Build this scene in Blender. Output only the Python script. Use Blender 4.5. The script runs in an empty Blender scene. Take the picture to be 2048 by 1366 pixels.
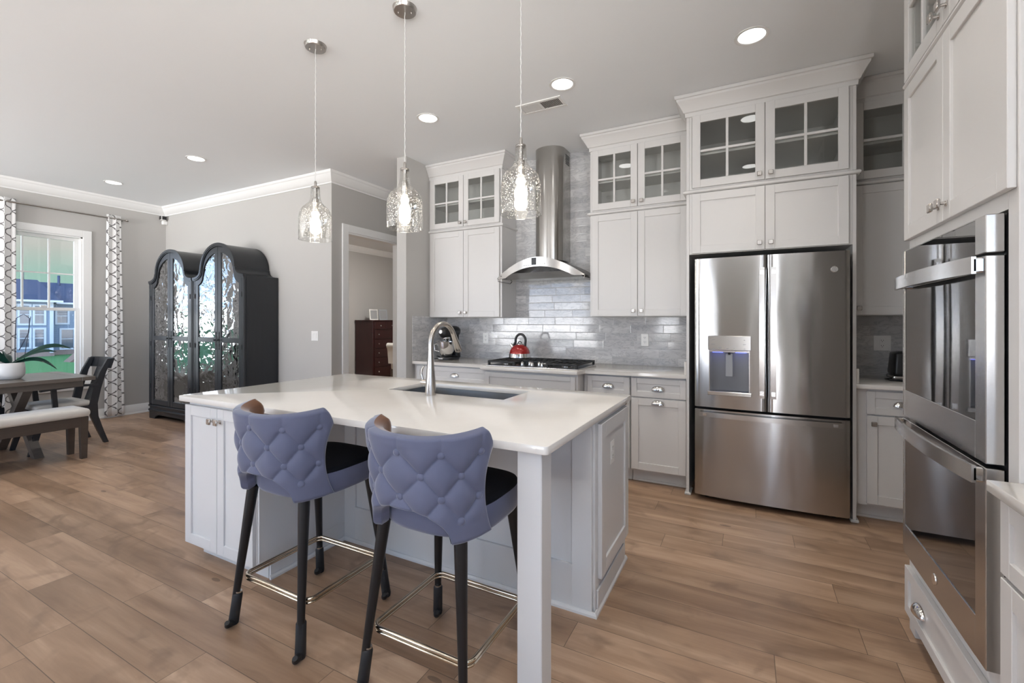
import bpy, bmesh, math, random
from mathutils import Vector, Matrix
random.seed(7)
SC = bpy.context.scene
COL = SC.collection
PI = math.pi
# ------------------------------------------------------------------ camera
cam = bpy.data.cameras.new('camera')
cam.sensor_width = 36.0
cam.lens = 902.0 / 2048.0 * 36.0
cam.shift_y = -40.0 / 2048.0
cam.clip_end = 300
cam_ob = bpy.data.objects.new('camera', cam)
COL.objects.link(cam_ob)
cam_ob.location = (0, 0, 1.33)
cam_ob.rotation_euler = (PI / 2, 0, 0.482)
SC.camera = cam_ob
# ------------------------------------------------------------------ view + world
SC.view_settings.view_transform = 'Standard'
SC.view_settings.look = 'None'
SC.view_settings.gamma = 1
SC.view_settings.use_curve_mapping = False
SC.view_settings.exposure = -0.02
LAMP = 8.0        # recessed lamp radiance
CAN_W = 46.0      # watts of each recessed lamp
BULB = 70.0       # pendant bulb radiance
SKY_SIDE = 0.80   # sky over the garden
SKY_REAR = 5.0    # scale of the unseen rear sky and its added ground glow

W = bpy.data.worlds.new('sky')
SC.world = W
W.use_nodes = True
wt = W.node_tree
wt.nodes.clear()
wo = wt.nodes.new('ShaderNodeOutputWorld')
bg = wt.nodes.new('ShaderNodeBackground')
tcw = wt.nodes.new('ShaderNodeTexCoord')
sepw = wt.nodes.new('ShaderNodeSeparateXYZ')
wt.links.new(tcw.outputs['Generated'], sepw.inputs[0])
r1 = wt.nodes.new('ShaderNodeValToRGB')       # garden side by elevation
e = r1.color_ramp.elements
e[0].position = 0.49; e[0].color = (0.22, 0.25, 0.20, 1)
e[1].position = 0.60; e[1].color = (0.85, 0.90, 0.92, 1)
a = e.new(0.502); a.color = (0.40, 0.76, 0.64, 1)
a = e.new(0.535); a.color = (0.46, 0.76, 0.66, 1)
a = e.new(0.56); a.color = (0.74, 0.76, 0.70, 1)
r2 = wt.nodes.new('ShaderNodeValToRGB')       # sunny side by elevation; glow below the horizon added to light the ceiling
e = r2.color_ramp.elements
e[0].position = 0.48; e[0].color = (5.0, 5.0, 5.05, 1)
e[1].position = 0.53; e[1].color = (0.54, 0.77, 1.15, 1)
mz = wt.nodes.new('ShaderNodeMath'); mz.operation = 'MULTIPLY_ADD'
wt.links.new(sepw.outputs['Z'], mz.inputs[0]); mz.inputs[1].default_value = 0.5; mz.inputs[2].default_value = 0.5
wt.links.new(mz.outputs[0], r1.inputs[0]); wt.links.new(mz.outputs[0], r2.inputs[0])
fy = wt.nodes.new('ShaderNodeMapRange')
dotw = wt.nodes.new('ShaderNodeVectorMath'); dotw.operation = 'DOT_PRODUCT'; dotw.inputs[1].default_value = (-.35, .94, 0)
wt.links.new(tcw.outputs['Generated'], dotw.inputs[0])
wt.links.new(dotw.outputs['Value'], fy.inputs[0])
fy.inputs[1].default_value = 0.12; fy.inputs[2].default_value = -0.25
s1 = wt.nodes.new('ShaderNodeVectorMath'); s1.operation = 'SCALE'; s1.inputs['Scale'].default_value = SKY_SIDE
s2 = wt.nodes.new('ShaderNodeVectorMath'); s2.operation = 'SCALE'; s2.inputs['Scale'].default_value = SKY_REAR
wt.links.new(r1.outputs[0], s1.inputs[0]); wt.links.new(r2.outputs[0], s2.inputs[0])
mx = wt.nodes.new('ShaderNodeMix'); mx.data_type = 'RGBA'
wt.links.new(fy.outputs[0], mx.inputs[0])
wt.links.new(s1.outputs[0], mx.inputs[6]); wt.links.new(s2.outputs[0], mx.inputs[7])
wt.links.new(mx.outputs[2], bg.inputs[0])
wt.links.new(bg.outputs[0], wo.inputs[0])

# ------------------------------------------------------------------ node + material helpers
class NT:
    def __init__(s, name):
        s.m = bpy.data.materials.new(name)
        s.m.use_nodes = True
        s.t = s.m.node_tree
        s.p = s.t.nodes['Principled BSDF']
        s.out = s.t.nodes['Material Output']
    def n(s, typ, **k):
        nd = s.t.nodes.new('ShaderNode' + typ)
        for a, v in k.items():
            setattr(nd, a, v)
        return nd
    def l(s, a, b):
        s.t.links.new(a, b)
    def put(s, sock, v):
        if isinstance(v, bpy.types.NodeSocket): s.l(v, sock)
        else: sock.default_value = v
    def math(s, op, a, b=None, c=None):
        nd = s.n('Math', operation=op)
        s.put(nd.inputs[0], a)
        if b is not None: s.put(nd.inputs[1], b)
        if c is not None: s.put(nd.inputs[2], c)
        return nd.outputs[0]
    def mix(s, f, a, b):
        nd = s.n('Mix', data_type='RGBA')
        s.put(nd.inputs[0], f)
        s.put(nd.inputs[6], a if isinstance(a, bpy.types.NodeSocket) else (*a, 1))
        s.put(nd.inputs[7], b if isinstance(b, bpy.types.NodeSocket) else (*b, 1))
        return nd.outputs[2]
    def ramp(s, f, pts):
        nd = s.n('ValToRGB')
        el = nd.color_ramp.elements
        while len(el) < len(pts): el.new(0.5)
        for q, (p, c) in zip(el, pts):
            q.position = p; q.color = (*c, 1)
        s.l(f, nd.inputs[0])
        return nd.outputs[0]
    def comb(s, x, y, z):
        nd = s.n('CombineXYZ')
        for i, v in enumerate((x, y, z)): s.put(nd.inputs[i], v)
        return nd.outputs[0]
    def noise(s, vec, scale=1, detail=3, rough=.5, dist=0):
        nd = s.n('TexNoise')
        s.l(vec, nd.inputs['Vector'])
        nd.inputs['Scale'].default_value = scale; nd.inputs['Detail'].default_value = detail
        nd.inputs['Roughness'].default_value = rough; nd.inputs['Distortion'].default_value = dist
        return nd.outputs['Fac']
    def obj(s):
        return s.n('TexCoord').outputs['Object']
    def sep(s, v):
        nd = s.n('SeparateXYZ'); s.l(v, nd.inputs[0]); return nd.outputs
    def bump(s, h, strength=.1, dist=.01):
        nd = s.n('Bump'); nd.inputs['Strength'].default_value = strength; nd.inputs['Distance'].default_value = dist
        s.l(h, nd.inputs['Height']); return nd.outputs[0]
    def set(s, **k):
        names = dict(color='Base Color', rough='Roughness', metal='Metallic', spec='Specular IOR Level', coat='Coat Weight',
                     coatr='Coat Roughness', sheen='Sheen Weight', emis='Emission Color', ems='Emission Strength', normal='Normal',
                     aniso='Anisotropic', arot='Anisotropic Rotation', trans='Transmission Weight', ior='IOR', sheenr='Sheen Roughness', alpha='Alpha')
        for a, v in k.items():
            sk = s.p.inputs[names[a]]
            if a in ('color', 'emis') and not isinstance(v, bpy.types.NodeSocket): v = (*v, 1)
            s.put(sk, v)
        return s

def simple(name, color, rough=.5, metal=0, bump=0, bscale=200, **k):
    t = NT(name).set(color=color, rough=rough, metal=metal, **k)
    if bump:
        t.set(normal=t.bump(t.noise(t.obj(), bscale, 3), bump, .002))
    return t.m

def painted(name, color, rough=.4, var=.03):
    t = NT(name)
    f = t.noise(t.obj(), 1.3, 2)
    a = tuple(c * (1 - var) for c in color); b = tuple(min(1, c * (1 + var)) for c in color)
    t.set(color=t.mix(f, a, b), rough=rough, normal=t.bump(t.noise(t.obj(), 260, 2), .04, .001))
    return t.m

def m_floor():
    t = NT('wood_floor')
    x, y, z = t.sep(t.obj())
    RW, PL = .1735, 1.22
    yy = t.math('DIVIDE', t.math('SUBTRACT', y, .864), RW)
    row = t.math('FLOOR', yy)
    wn = t.n('TexWhiteNoise', noise_dimensions='1D'); t.l(row, wn.inputs['W'])
    xo = t.math('ADD', t.math('DIVIDE', x, PL), wn.outputs['Value'])
    pid = t.math('FLOOR', xo)
    w2 = t.n('TexWhiteNoise', noise_dimensions='2D'); t.l(t.comb(row, pid, 0), w2.inputs['Vector'])
    rnd = w2.outputs['Value']
    def edge(v, L):
        f = t.math('FRACT', v)
        return t.math('MULTIPLY', t.math('MINIMUM', f, t.math('SUBTRACT', 1, f)), L)
    gap = t.math('LESS_THAN', t.math('MINIMUM', edge(xo, PL), edge(yy, RW)), .0013)
    off = t.math('MULTIPLY', rnd, 37.0)
    g1 = t.noise(t.comb(t.math('ADD', t.math('MULTIPLY', x, 1.1), off), t.math('MULTIPLY', y, 9), off), 1.0, 5, .55, .6)
    g2 = t.noise(t.comb(t.math('ADD', t.math('MULTIPLY', x, 4), off), t.math('MULTIPLY', y, 90), off), 1.0, 4, .6)
    g3 = t.noise(t.comb(t.math('ADD', t.math('MULTIPLY', x, 3.2), off), t.math('MULTIPLY', y, 5), off), 1.0, 3, .5, 1.2)
    kn = t.n('TexVoronoi'); t.l(t.comb(t.math('ADD', t.math('MULTIPLY', x, 1.6), off), t.math('MULTIPLY', y, 4.6), 0), kn.inputs['Vector'])
    kn.inputs['Scale'].default_value = 1.0
    knot = t.math('LESS_THAN', kn.outputs['Distance'], .055)
    base = t.ramp(g1, [(.25, (.235, .142, .086)), (.5, (.395, .258, .168)), (.72, (.55, .385, .265))])
    base = t.mix(t.math('MULTIPLY', g2, .42), base, (.17, .10, .062))
    patch = t.ramp(g3, [(.55, (0, 0, 0)), (.75, (1, 1, 1))])
    base = t.mix(t.math('MULTIPLY', patch, .72), base, (.175, .108, .070))
    tone = t.mix(rnd, (.82, .80, .78), (1.16, 1.16, 1.16))
    mul = t.n('Mix', data_type='RGBA', blend_type='MULTIPLY'); mul.inputs[0].default_value = 1
    t.l(base, mul.inputs[6]); t.l(tone, mul.inputs[7])
    c = t.mix(t.math('MULTIPLY', knot, .55), mul.outputs[2], (.055, .034, .025))
    c = t.mix(t.math('MULTIPLY', gap, .75), c, (.05, .033, .022))
    h = t.math('SUBTRACT', t.math('MULTIPLY', g2, .25), gap)
    t.set(color=c, rough=t.math('MULTIPLY_ADD', g1, .18, .27), normal=t.bump(h, .12, .002), spec=.45)
    return t.m

def m_tile():
    t = NT('marble_tile')
    x, y, z = t.sep(t.obj())
    RW, PL = .0765, .305
    u = t.math('ADD', x, y)
    yy = t.math('DIVIDE', t.math('SUBTRACT', z, .914), RW)
    row = t.math('FLOOR', yy)
    wn = t.n('TexWhiteNoise', noise_dimensions='1D'); t.l(row, wn.inputs['W'])
    xo = t.math('ADD', t.math('DIVIDE', u, PL), wn.outputs['Value'])
    pid = t.math('FLOOR', xo)
    w2 = t.n('TexWhiteNoise', noise_dimensions='2D'); t.l(t.comb(row, pid, 0), w2.inputs['Vector'])
    rnd = w2.outputs['Value']
    def edge(v, L):
        f = t.math('FRACT', v)
        return t.math('MULTIPLY', t.math('MINIMUM', f, t.math('SUBTRACT', 1, f)), L)
    ed = t.math('MINIMUM', edge(xo, PL), edge(yy, RW))
    gap = t.math('LESS_THAN', ed, .0011)
    off = t.math('MULTIPLY', rnd, 41.0)
    v = t.comb(t.math('ADD', t.math('MULTIPLY', u, 1.0), off), t.math('ADD', t.math('MULTIPLY', z, 2.6), off), off)
    n1 = t.noise(v, 5.5, 6, .6, 1.6)
    n2 = t.noise(v, 2.3, 3, .5, .6)
    vein = t.ramp(t.math('ABSOLUTE', t.math('SUBTRACT', n1, .5)), [(0, (1, 1, 1)), (.035, (.25, .25, .25)), (.12, (0, 0, 0))])
    base = t.ramp(n2, [(.3, (.50, .50, .51)), (.55, (.63, .625, .62)), (.75, (.72, .71, .70))])
    base = t.mix(t.math('MULTIPLY', vein, .55), base, (.30, .30, .32))
    tone = t.mix(rnd, (.84, .84, .85), (1.05, 1.05, 1.05))
    mul = t.n('Mix', data_type='RGBA', blend_type='MULTIPLY'); mul.inputs[0].default_value = 1
    t.l(base, mul.inputs[6]); t.l(tone, mul.inputs[7])
    c = t.mix(gap, mul.outputs[2], (.50, .49, .48))
    # each tile sits at a slightly different tilt
    geo = t.n('NewGeometry')
    vm = t.n('VectorMath', operation='MULTIPLY_ADD')
    sb = t.n('VectorMath', operation='SUBTRACT'); t.l(w2.outputs['Color'], sb.inputs[0]); sb.inputs[1].default_value = (.5, .5, .5)
    t.l(sb.outputs[0], vm.inputs[0]); vm.inputs[1].default_value = (.022, .022, .022); t.l(geo.outputs['Normal'], vm.inputs[2])
    nr = t.n('VectorMath', operation='NORMALIZE'); t.l(vm.outputs[0], nr.inputs[0])
    bp = t.n('Bump'); bp.inputs['Strength'].default_value = .25; bp.inputs['Distance'].default_value = .002
    t.l(t.ramp(ed, [(0, (0, 0, 0)), (.003, (1, 1, 1))]), bp.inputs['Height']); t.l(nr.outputs[0], bp.inputs['Normal'])
    t.set(color=c, rough=t.math('MULTIPLY_ADD', gap, .4, .09), normal=bp.outputs[0])
    return t.m

def m_steel(name, color=(.56, .545, .53), rough=.22, vertical=True, wave=.0, aniso=.6, grain=.010):
    t = NT(name)
    x, y, z = t.sep(t.obj())
    s = t.comb(t.math('MULTIPLY', x, 6), t.math('MULTIPLY', y, 6), t.math('MULTIPLY', z, 900)) if vertical else \
        t.comb(t.math('MULTIPLY', x, 500), t.math('MULTIPLY', y, 500), t.math('MULTIPLY', z, 8))
    br = t.noise(s, 1, 2)
    nrm = t.bump(br, grain, .0004)
    if wave:
        wv = t.noise(t.comb(t.math('MULTIPLY', x, 4.5), t.math('MULTIPLY', y, 4.5), t.math('MULTIPLY', z, 1.1)), 1, 1.5)
        b2 = t.n('Bump'); b2.inputs['Strength'].default_value = wave; b2.inputs['Distance'].default_value = .03
        t.l(wv, b2.inputs['Height']); t.l(nrm, b2.inputs['Normal']); nrm = b2.outputs[0]
    t.set(color=t.mix(br, tuple(c * .93 for c in color), color), metal=1, rough=t.math('MULTIPLY_ADD', br, .03, rough), normal=nrm, aniso=aniso, arot=.25)
    tg = t.n('Tangent', direction_type='RADIAL', axis='Z'); t.l(tg.outputs[0], t.p.inputs['Tangent'])
    return t.m

def m_glass(name, tint=(1, 1, 1), gloss=.06, rough=.0, wave=0, wscale=20, speck=False, coat=1.0):
    """thin sheet glass: transparent + fresnel reflection"""
    t = NT(name)
    t.t.nodes.remove(t.p)
    tr = t.n('BsdfTransparent'); tr.inputs[0].default_value = (*tint, 1)
    gl = t.n('BsdfGlossy'); gl.inputs['Roughness'].default_value = rough
    lw = t.n('LayerWeight'); lw.inputs['Blend'].default_value = .35
    f = t.math('MULTIPLY_ADD', t.math('POWER', lw.outputs['Facing'], 2.5), .75, gloss)
    if wave:
        nb = t.bump(t.noise(t.obj(), wscale, 2, .4, .8), wave, .02)
        t.l(nb, gl.inputs['Normal'])
    mxs = t.n('MixShader'); t.l(f, mxs.inputs[0]); t.l(tr.outputs[0], mxs.inputs[1]); t.l(gl.outputs[0], mxs.inputs[2])
    res = mxs.outputs[0]
    if speck:   # seeds: little air bubbles in the blown glass
        vo = t.n('TexVoronoi'); t.l(t.obj(), vo.inputs['Vector']); vo.inputs['Scale'].default_value = 125
        sd = t.math('LESS_THAN', vo.outputs['Distance'], .24)
        sel = t.math('MULTIPLY', sd, t.math('GREATER_THAN', t.sep(vo.outputs['Color'])[0], .45))
        tl = t.n('BsdfTranslucent'); tl.inputs[0].default_value = (.95, .95, .95, 1)
        df = t.n('BsdfDiffuse'); df.inputs[0].default_value = (.9, .9, .9, 1)
        ad = t.n('MixShader'); t.l(tl.outputs[0], ad.inputs[1]); t.l(df.outputs[0], ad.inputs[2])
        m2 = t.n('MixShader'); t.l(t.math('MULTIPLY', sel, .5), m2.inputs[0]); t.l(res, m2.inputs[1]); t.l(ad.outputs[0], m2.inputs[2])
        res = m2.outputs[0]
    t.l(res, t.out.inputs[0])
    return t.m

def m_emit(name, color, strength):
    t = NT(name).set(color=(.9, .9, .9), emis=color, ems=strength)
    return t.m

def m_velvet(name, c1, c2):
    t = NT(name)
    f = t.noise(t.obj(), 9, 4, .6)
    t.set(color=t.mix(f, c1, c2), rough=.75, sheen=.55, sheenr=.35, spec=.2, normal=t.bump(t.noise(t.obj(), 700, 2), .06, .001))
    return t.m

def m_wood(name, c1, c2, rough=.4, axis=0, stretch=14):
    t = NT(name)
    v = list(t.sep(t.obj()))
    v = [t.math('MULTIPLY', q, 1.5 if i == axis else stretch) for i, q in enumerate(v)]
    f = t.noise(t.comb(*v), 1.5, 5, .6, .4)
    t.set(color=t.mix(f, c1, c2), rough=rough, normal=t.bump(f, .06, .003))
    return t.m

def m_curtain():
    t = NT('trellis_curtain_cloth')
    uv = t.n('UVMap')
    u, v, _ = t.sep(uv.outputs[0])
    Wd, Hh, cc, rr = .150, .165, .215, .272
    ds = []
    for o in (0,):
        a = t.math('ABSOLUTE', t.math('SUBTRACT', t.math('FRACT', t.math('ADD', t.math('DIVIDE', u, Wd), o)), .5))
        b = t.math('ABSOLUTE', t.math('SUBTRACT', t.math('FRACT', t.math('ADD', t.math('DIVIDE', v, Hh), o)), .5))
        def dist(dx, dy):
            p = t.math('SUBTRACT', a, dx); q = t.math('SUBTRACT', b, dy)
            return t.math('SQRT', t.math('ADD', t.math('MULTIPLY', p, p), t.math('MULTIPLY', q, q)))
        d = t.math('SUBTRACT', t.math('MINIMUM', dist(cc, 0), dist(0, cc)), rr)
        ds.append(d)
    line = t.math('LESS_THAN', t.math('ABSOLUTE', ds[0]), .032)
    t.set(color=t.mix(line, (.80, .79, .78), (.16, .15, .15)), rough=.85, sheen=.2, normal=t.bump(t.noise(t.obj(), 600, 2), .06, .001))
    return t.m

M = dict(
    wall=painted('greige_wall_paint', (.475, .46, .438), .6),
    ceil=painted('ceiling_paint', (.86, .878, .89), .75, .01),
    trim=painted('white_trim_paint', (.82, .815, .80), .35, .01),
    cab=painted('white_cabinet_paint', (.66, .645, .63), .33, .012),
    isl=painted('white_island_paint', (.66, .655, .65), .33, .012),
    floor=m_floor(), tile=m_tile(),
    quartz=NT('quartz_counter'),
    steel=m_steel('brushed_stainless', (.50, .49, .48), rough=.17, wave=.16, aniso=.9),
    steelp=m_steel('plain_stainless', rough=.22, aniso=.7, grain=.002),
    hood=m_steel('hood_stainless', (.50, .485, .46), rough=.16),
    sink=m_steel('sink_stainless', (.42, .42, .42), rough=.28, vertical=False),
    nickel=simple('brushed_nickel', (.52, .49, .46), .27, 1),
    chrome=simple('polished_chrome', (.75, .74, .73), .07, 1),
    brass=simple('champagne_metal', (.66, .58, .46), .14, 1),
    blackglass=simple('black_oven_glass', (.012, .012, .013), .03, 0, spec=.9, coat=.6, coatr=.02),
    black=simple('black_plastic', (.012, .012, .013), .35),
    iron=simple('black_cast_iron', (.014, .014, .015), .55, bump=.1),
    gasket=simple('dark_gasket', (.022, .022, .023), .6),
    grey=simple('grey_plastic', (.30, .31, .33), .3),
    white=simple('white_plastic', (.82, .81, .79), .35),
    slot=simple('dark_slot', (.05, .05, .05), .6),
    red=simple('red_enamel', (.36, .012, .012), .10, .25, coat=.8, coatr=.03),
    glass=m_glass('window_glass', gloss=.05),
    cabglass=m_glass('cabinet_glass', tint=(.93, .94, .93), gloss=.05),
    wavy=m_glass('rippled_glass', tint=(.62, .64, .66), gloss=.38, wave=.5, wscale=8.5),
    seeded=m_glass('seeded_glass', tint=(.965, .965, .955), gloss=.11, speck=True),
    lamp=m_emit('lamp_diffuser', (1.0, .985, .965), LAMP),
    studyfill=m_emit('study_fill_diffuser', (1.0, .97, .94), 190.0),  # glow of the unseen lamp added in the study
    bulb=m_emit('bulb_glow', (1.0, .90, .76), BULB),
    blueled=m_emit('blue_led', (.05, .09, 1.0), 9),
    recess=simple('dark_recess_plastic', (.15, .155, .165), .3, .4),
    hutch=m_wood('charcoal_lacquer', (.013, .0145, .017), (.022, .024, .028), .3, 2),
    hutchin=simple('charcoal_interior', (.05, .05, .052), .55),
    velvet=m_velvet('periwinkle_velvet', (.112, .122, .188), (.140, .150, .220)),
    lining=m_velvet('brown_lining', (.17, .078, .042), (.20, .095, .052)),
    seatpad=simple('black_seat', (.006, .0065, .009), .8, spec=.15, bump=.05),
    legm=simple('dark_leg_metal', (.010, .010, .011), .35, .2),
    boot=simple('black_rubber_boot', (.012, .012, .013), .6),
    cherry=m_wood('dark_cherry', (.022, .006, .006), (.045, .012, .011), .28, 2),
    table=m_wood('weathered_brown_wood', (.085, .072, .062), (.145, .122, .105), .30, 1),
    benchw=m_wood('dark_brown_wood', (.05, .037, .030), (.085, .064, .05), .35, 1),
    chairw=m_wood('black_blue_wood', (.020, .022, .026), (.038, .041, .048), .25, 2),
    cream=m_velvet('cream_upholstery', (.60, .57, .52), (.66, .63, .58)),
    pot=simple('white_ceramic', (.74, .73, .72), .35),
    leaf=m_wood('orchid_leaf', (.010, .055, .045), (.022, .095, .070), .28, 2, 5),
    stick=simple('plant_stake', (.02, .03, .06), .5),
    soil=simple('bark_soil', (.05, .035, .025), .9, bump=.3, bscale=60),
    curtain=m_curtain(),
    siding=None, roof=None, grass=None,
    hwhite=simple('exterior_white_trim', (.42, .46, .52), .6),
    hglass=simple('dark_pane', (.05, .07, .10), .1),
    brick=simple('brown_foundation', (.22, .16, .14), .9, bump=.2, bscale=12),
    deck=m_wood('cedar_deck', (.10, .06, .045), (.17, .11, .08), .7, 0, 10),
    cord=simple('clear_cord', (.62, .61, .59), .3),
    photo=simple('grey_photo_print', (.24, .24, .24), .4),
    silver=simple('silver_frame_metal', (.66, .65, .63), .2, 1),
    ink=simple('dark_ink', (.06, .06, .07), .5),
)
q = M['quartz']
_f = q.noise(q.obj(), 14, 5, .65)
q.set(color=q.mix(_f, (.735, .70, .655), (.775, .745, .70)), rough=.09, spec=.5)
M['quartz'] = q.m
def m_siding():
    t = NT('blue_grey_siding')
    x, y, z = t.sep(t.obj())
    f = t.math('FRACT', t.math('DIVIDE', z, .18))
    ln = t.math('LESS_THAN', f, .14)
    t.set(color=t.mix(ln, (.145, .195, .27), (.11, .15, .215)), rough=.7); return t.m
def m_roof():
    t = NT('slate_blue_shingle')
    f = t.noise(t.obj(), 1.5, 4)
    t.set(color=t.mix(f, (.018, .032, .07), (.026, .042, .088)), rough=.9); return t.m
def m_grass():
    t = NT('green_lawn')
    f = t.noise(t.obj(), .35, 5, .6); g = t.noise(t.obj(), 30, 2)
    t.set(color=t.mix(t.math('MULTIPLY_ADD', f, .7, t.math('MULTIPLY', g, .3)), (.022, .105, .024), (.045, .175, .045)), rough=.9); return t.m
M['siding'], M['roof'], M['grass'] = m_siding(), m_roof(), m_grass()

# ------------------------------------------------------------------ object helpers
def org(p):
    v = Vector((0, 0, 0))
    while p is not None:
        v += p.location; p = p.parent
    return v

def thing(name, label, cat, loc=(0, 0, 0), group=None, rz=0):
    o = bpy.data.objects.new(name, None); COL.objects.link(o)
    o.empty_display_size = .05
    o.location = loc; o.rotation_euler = (0, 0, rz)
    o['label'] = label; o['category'] = cat
    if group: o['group'] = group
    return o
def tag(o, label, cat, group=None):
    o['label'] = label; o['category'] = cat
    if group: o['group'] = group
    return o
def struct(o, label=None):
    o['kind'] = 'structure'
    if label: o['label'] = label
    return o
def copy_tree(o, parent=None):
    c = o.copy(); COL.objects.link(c); c.parent = parent
    for ch in list(o.children): copy_tree(ch, c)
    return c

class MB:
    def __init__(s): s.bm = bmesh.new()
    def box(s, x0, x1, y0, y1, z0, z1, b=0, seg=1):
        if x1 < x0: x0, x1 = x1, x0
        if y1 < y0: y0, y1 = y1, y0
        if z1 < z0: z0, z1 = z1, z0
        m = Matrix.Translation(((x0 + x1) / 2, (y0 + y1) / 2, (z0 + z1) / 2)) @ Matrix.Diagonal((x1 - x0, y1 - y0, z1 - z0, 1))
        r = bmesh.ops.create_cube(s.bm, size=1, matrix=m)
        if b:
            b = min(b, .45 * min(x1 - x0, y1 - y0, z1 - z0))
            ed = list({e for v in r['verts'] for e in v.link_edges})
            bmesh.ops.bevel(s.bm, geom=ed, offset=b, segments=seg, affect='EDGES', profile=.5)
        return s
    def hexa(s, bot, top):
        """8 corner block: 4 bottom points and 4 top points"""
        v = [s.bm.verts.new(p) for p in list(bot) + list(top)]
        for f in ((3, 2, 1, 0), (4, 5, 6, 7), (0, 1, 5, 4), (1, 2, 6, 5), (2, 3, 7, 6), (3, 0, 4, 7)):
            s.bm.faces.new([v[i] for i in f])
        return s
    def prism(s, poly, z0, z1, b=0, seg=2):
        v0 = [s.bm.verts.new((x, y, z0)) for x, y in poly]; v1 = [s.bm.verts.new((x, y, z1)) for x, y in poly]
        n = len(poly); fs = [s.bm.faces.new(v0[::-1]), s.bm.faces.new(v1)]
        for i in range(n): fs.append(s.bm.faces.new((v0[i], v0[(i + 1) % n], v1[(i + 1) % n], v1[i])))
        if b:
            ed = list({e for f in fs for e in f.edges})
            bmesh.ops.bevel(s.bm, geom=ed, offset=b, segments=seg, affect='EDGES', profile=.5)
        return s
    def extrude(s, pts, fn, d0, d1):
        """outline pts (a, b) mapped through fn(a, b, d) at depth d0 and d1"""
        v0 = [s.bm.verts.new(fn(a, b, d0)) for a, b in pts]; v1 = [s.bm.verts.new(fn(a, b, d1)) for a, b in pts]
        n = len(pts); s.bm.faces.new(v0); s.bm.faces.new(v1[::-1])
        for i in range(n): s.bm.faces.new((v0[i], v1[i], v1[(i + 1) % n], v0[(i + 1) % n]))
        return s
    def ring_strip(s, A, B, fn, d0, d1):
        """solid band between two open outlines A and B of equal length"""
        n = len(A)
        g = [[s.bm.verts.new(fn(a, b, d)) for a, b in L] for L in (A, B) for d in (d0, d1)]
        for i in range(n - 1):
            for p, q2 in ((0, 1), (1, 3), (3, 2), (2, 0)):
                s.bm.faces.new((g[p][i], g[q2][i], g[q2][i + 1], g[p][i + 1]))
        for i in (0, n - 1): s.bm.faces.new((g[0][i], g[1][i], g[3][i], g[2][i]))
        return s
    def grid(s, rows, close_u=False, close_v=False):
        vs = [[s.bm.verts.new(p) for p in r] for r in rows]
        nr, nc = len(vs), len(vs[0])
        for i in range(nr if close_v else nr - 1):
            for j in range(nc if close_u else nc - 1):
                s.bm.faces.new((vs[i][j], vs[i][(j + 1) % nc], vs[(i + 1) % nr][(j + 1) % nc], vs[(i + 1) % nr][j]))
        return vs
    def lathe(s, prof, c=(0, 0, 0), seg=32, axis='z', sx=1, sy=1):
        rows = []
        for r, h in prof:
            rr = []
            for k in range(seg):
                a = 2 * PI * k / seg
                p = (max(r, 1e-4) * math.cos(a) * sx, max(r, 1e-4) * math.sin(a) * sy, h)
                if axis == 'x': p = (p[2], p[0], p[1])
                if axis == 'y': p = (p[0], p[2], p[1])
                rr.append((c[0] + p[0], c[1] + p[1], c[2] + p[2]))
            rows.append(rr)
        s.grid(rows, close_u=True)
        return s
    def cyl(s, p0, p1, r0, r1=None, seg=20, caps=True):
        return s.tube([p0, p1], [r0, r0 if r1 is None else r1], seg, caps)
    def tube(s, path, r, seg=12, caps=True, closed=False, flat=1.0):
        P = [Vector(p) for p in path]; n = len(P)
        R = r if isinstance(r, (list, tuple)) else [r] * n
        rows = []; up = None
        for i in range(n):
            if closed: d = P[(i + 1) % n] - P[i - 1]
            else: d = P[min(i + 1, n - 1)] - P[max(i - 1, 0)]
            d.normalize()
            if up is None:
                up = Vector((0, 0, 1)) if abs(d.z) < .9 else Vector((1, 0, 0))
            a = d.cross(up)
            if a.length < 1e-5: a = d.cross(Vector((0, 1, 0)))
            a.normalize(); b2 = a.cross(d).normalized(); up = b2
            rows.append([tuple(P[i] + (a * math.cos(2 * PI * k / seg) + b2 * math.sin(2 * PI * k / seg) * flat) * R[i]) for k in range(seg)])
        vs = s.grid(rows, close_u=True, close_v=closed)
        if caps and not closed:
            s.bm.faces.new(vs[0][::-1]); s.bm.faces.new(vs[-1])
        return s
    def sweep(s, path, prof, closed_prof=True):
        """profile (outward, z) swept along plan path; outward = right hand side"""
        n = len(path); N = []
        for i in range(n - 1):
            dx, dy = path[i + 1][0] - path[i][0], path[i + 1][1] - path[i][1]
            L = math.hypot(dx, dy); N.append((dy / L, -dx / L))
        rows = []
        for i in range(n):
            if i == 0: o = N[0]
            elif i == n - 1: o = N[-1]
            else:
                a, b = N[i - 1], N[i]; k = 1 + a[0] * b[0] + a[1] * b[1]
                o = ((a[0] + b[0]) / k, (a[1] + b[1]) / k)
            rows.append([(path[i][0] + o[0] * d, path[i][1] + o[1] * d, z) for d, z in prof])
        vs = s.grid(rows, close_u=closed_prof)
        if closed_prof:
            s.bm.faces.new(vs[0]); s.bm.faces.new(vs[-1][::-1])
        return s
    def xform(s, mtx):
        bmesh.ops.transform(s.bm, matrix=mtx, verts=s.bm.verts); return s
    def build(s, name, mat, parent=None, smooth=None, loc=None):
        bmesh.ops.recalc_face_normals(s.bm, faces=s.bm.faces)
        o3 = org(parent) if parent else Vector(loc or (0, 0, 0))
        if o3.length: bmesh.ops.translate(s.bm, vec=-o3, verts=s.bm.verts)
        me = bpy.data.meshes.new(name); s.bm.to_mesh(me); s.bm.free()
        if isinstance(mat, str): mat = M[mat]
        me.materials.append(mat)
        if smooth:
            for p in me.polygons: p.use_smooth = True
            me.set_sharp_from_angle(angle=math.radians(smooth))
        o = bpy.data.objects.new(name, me); COL.objects.link(o)
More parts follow.
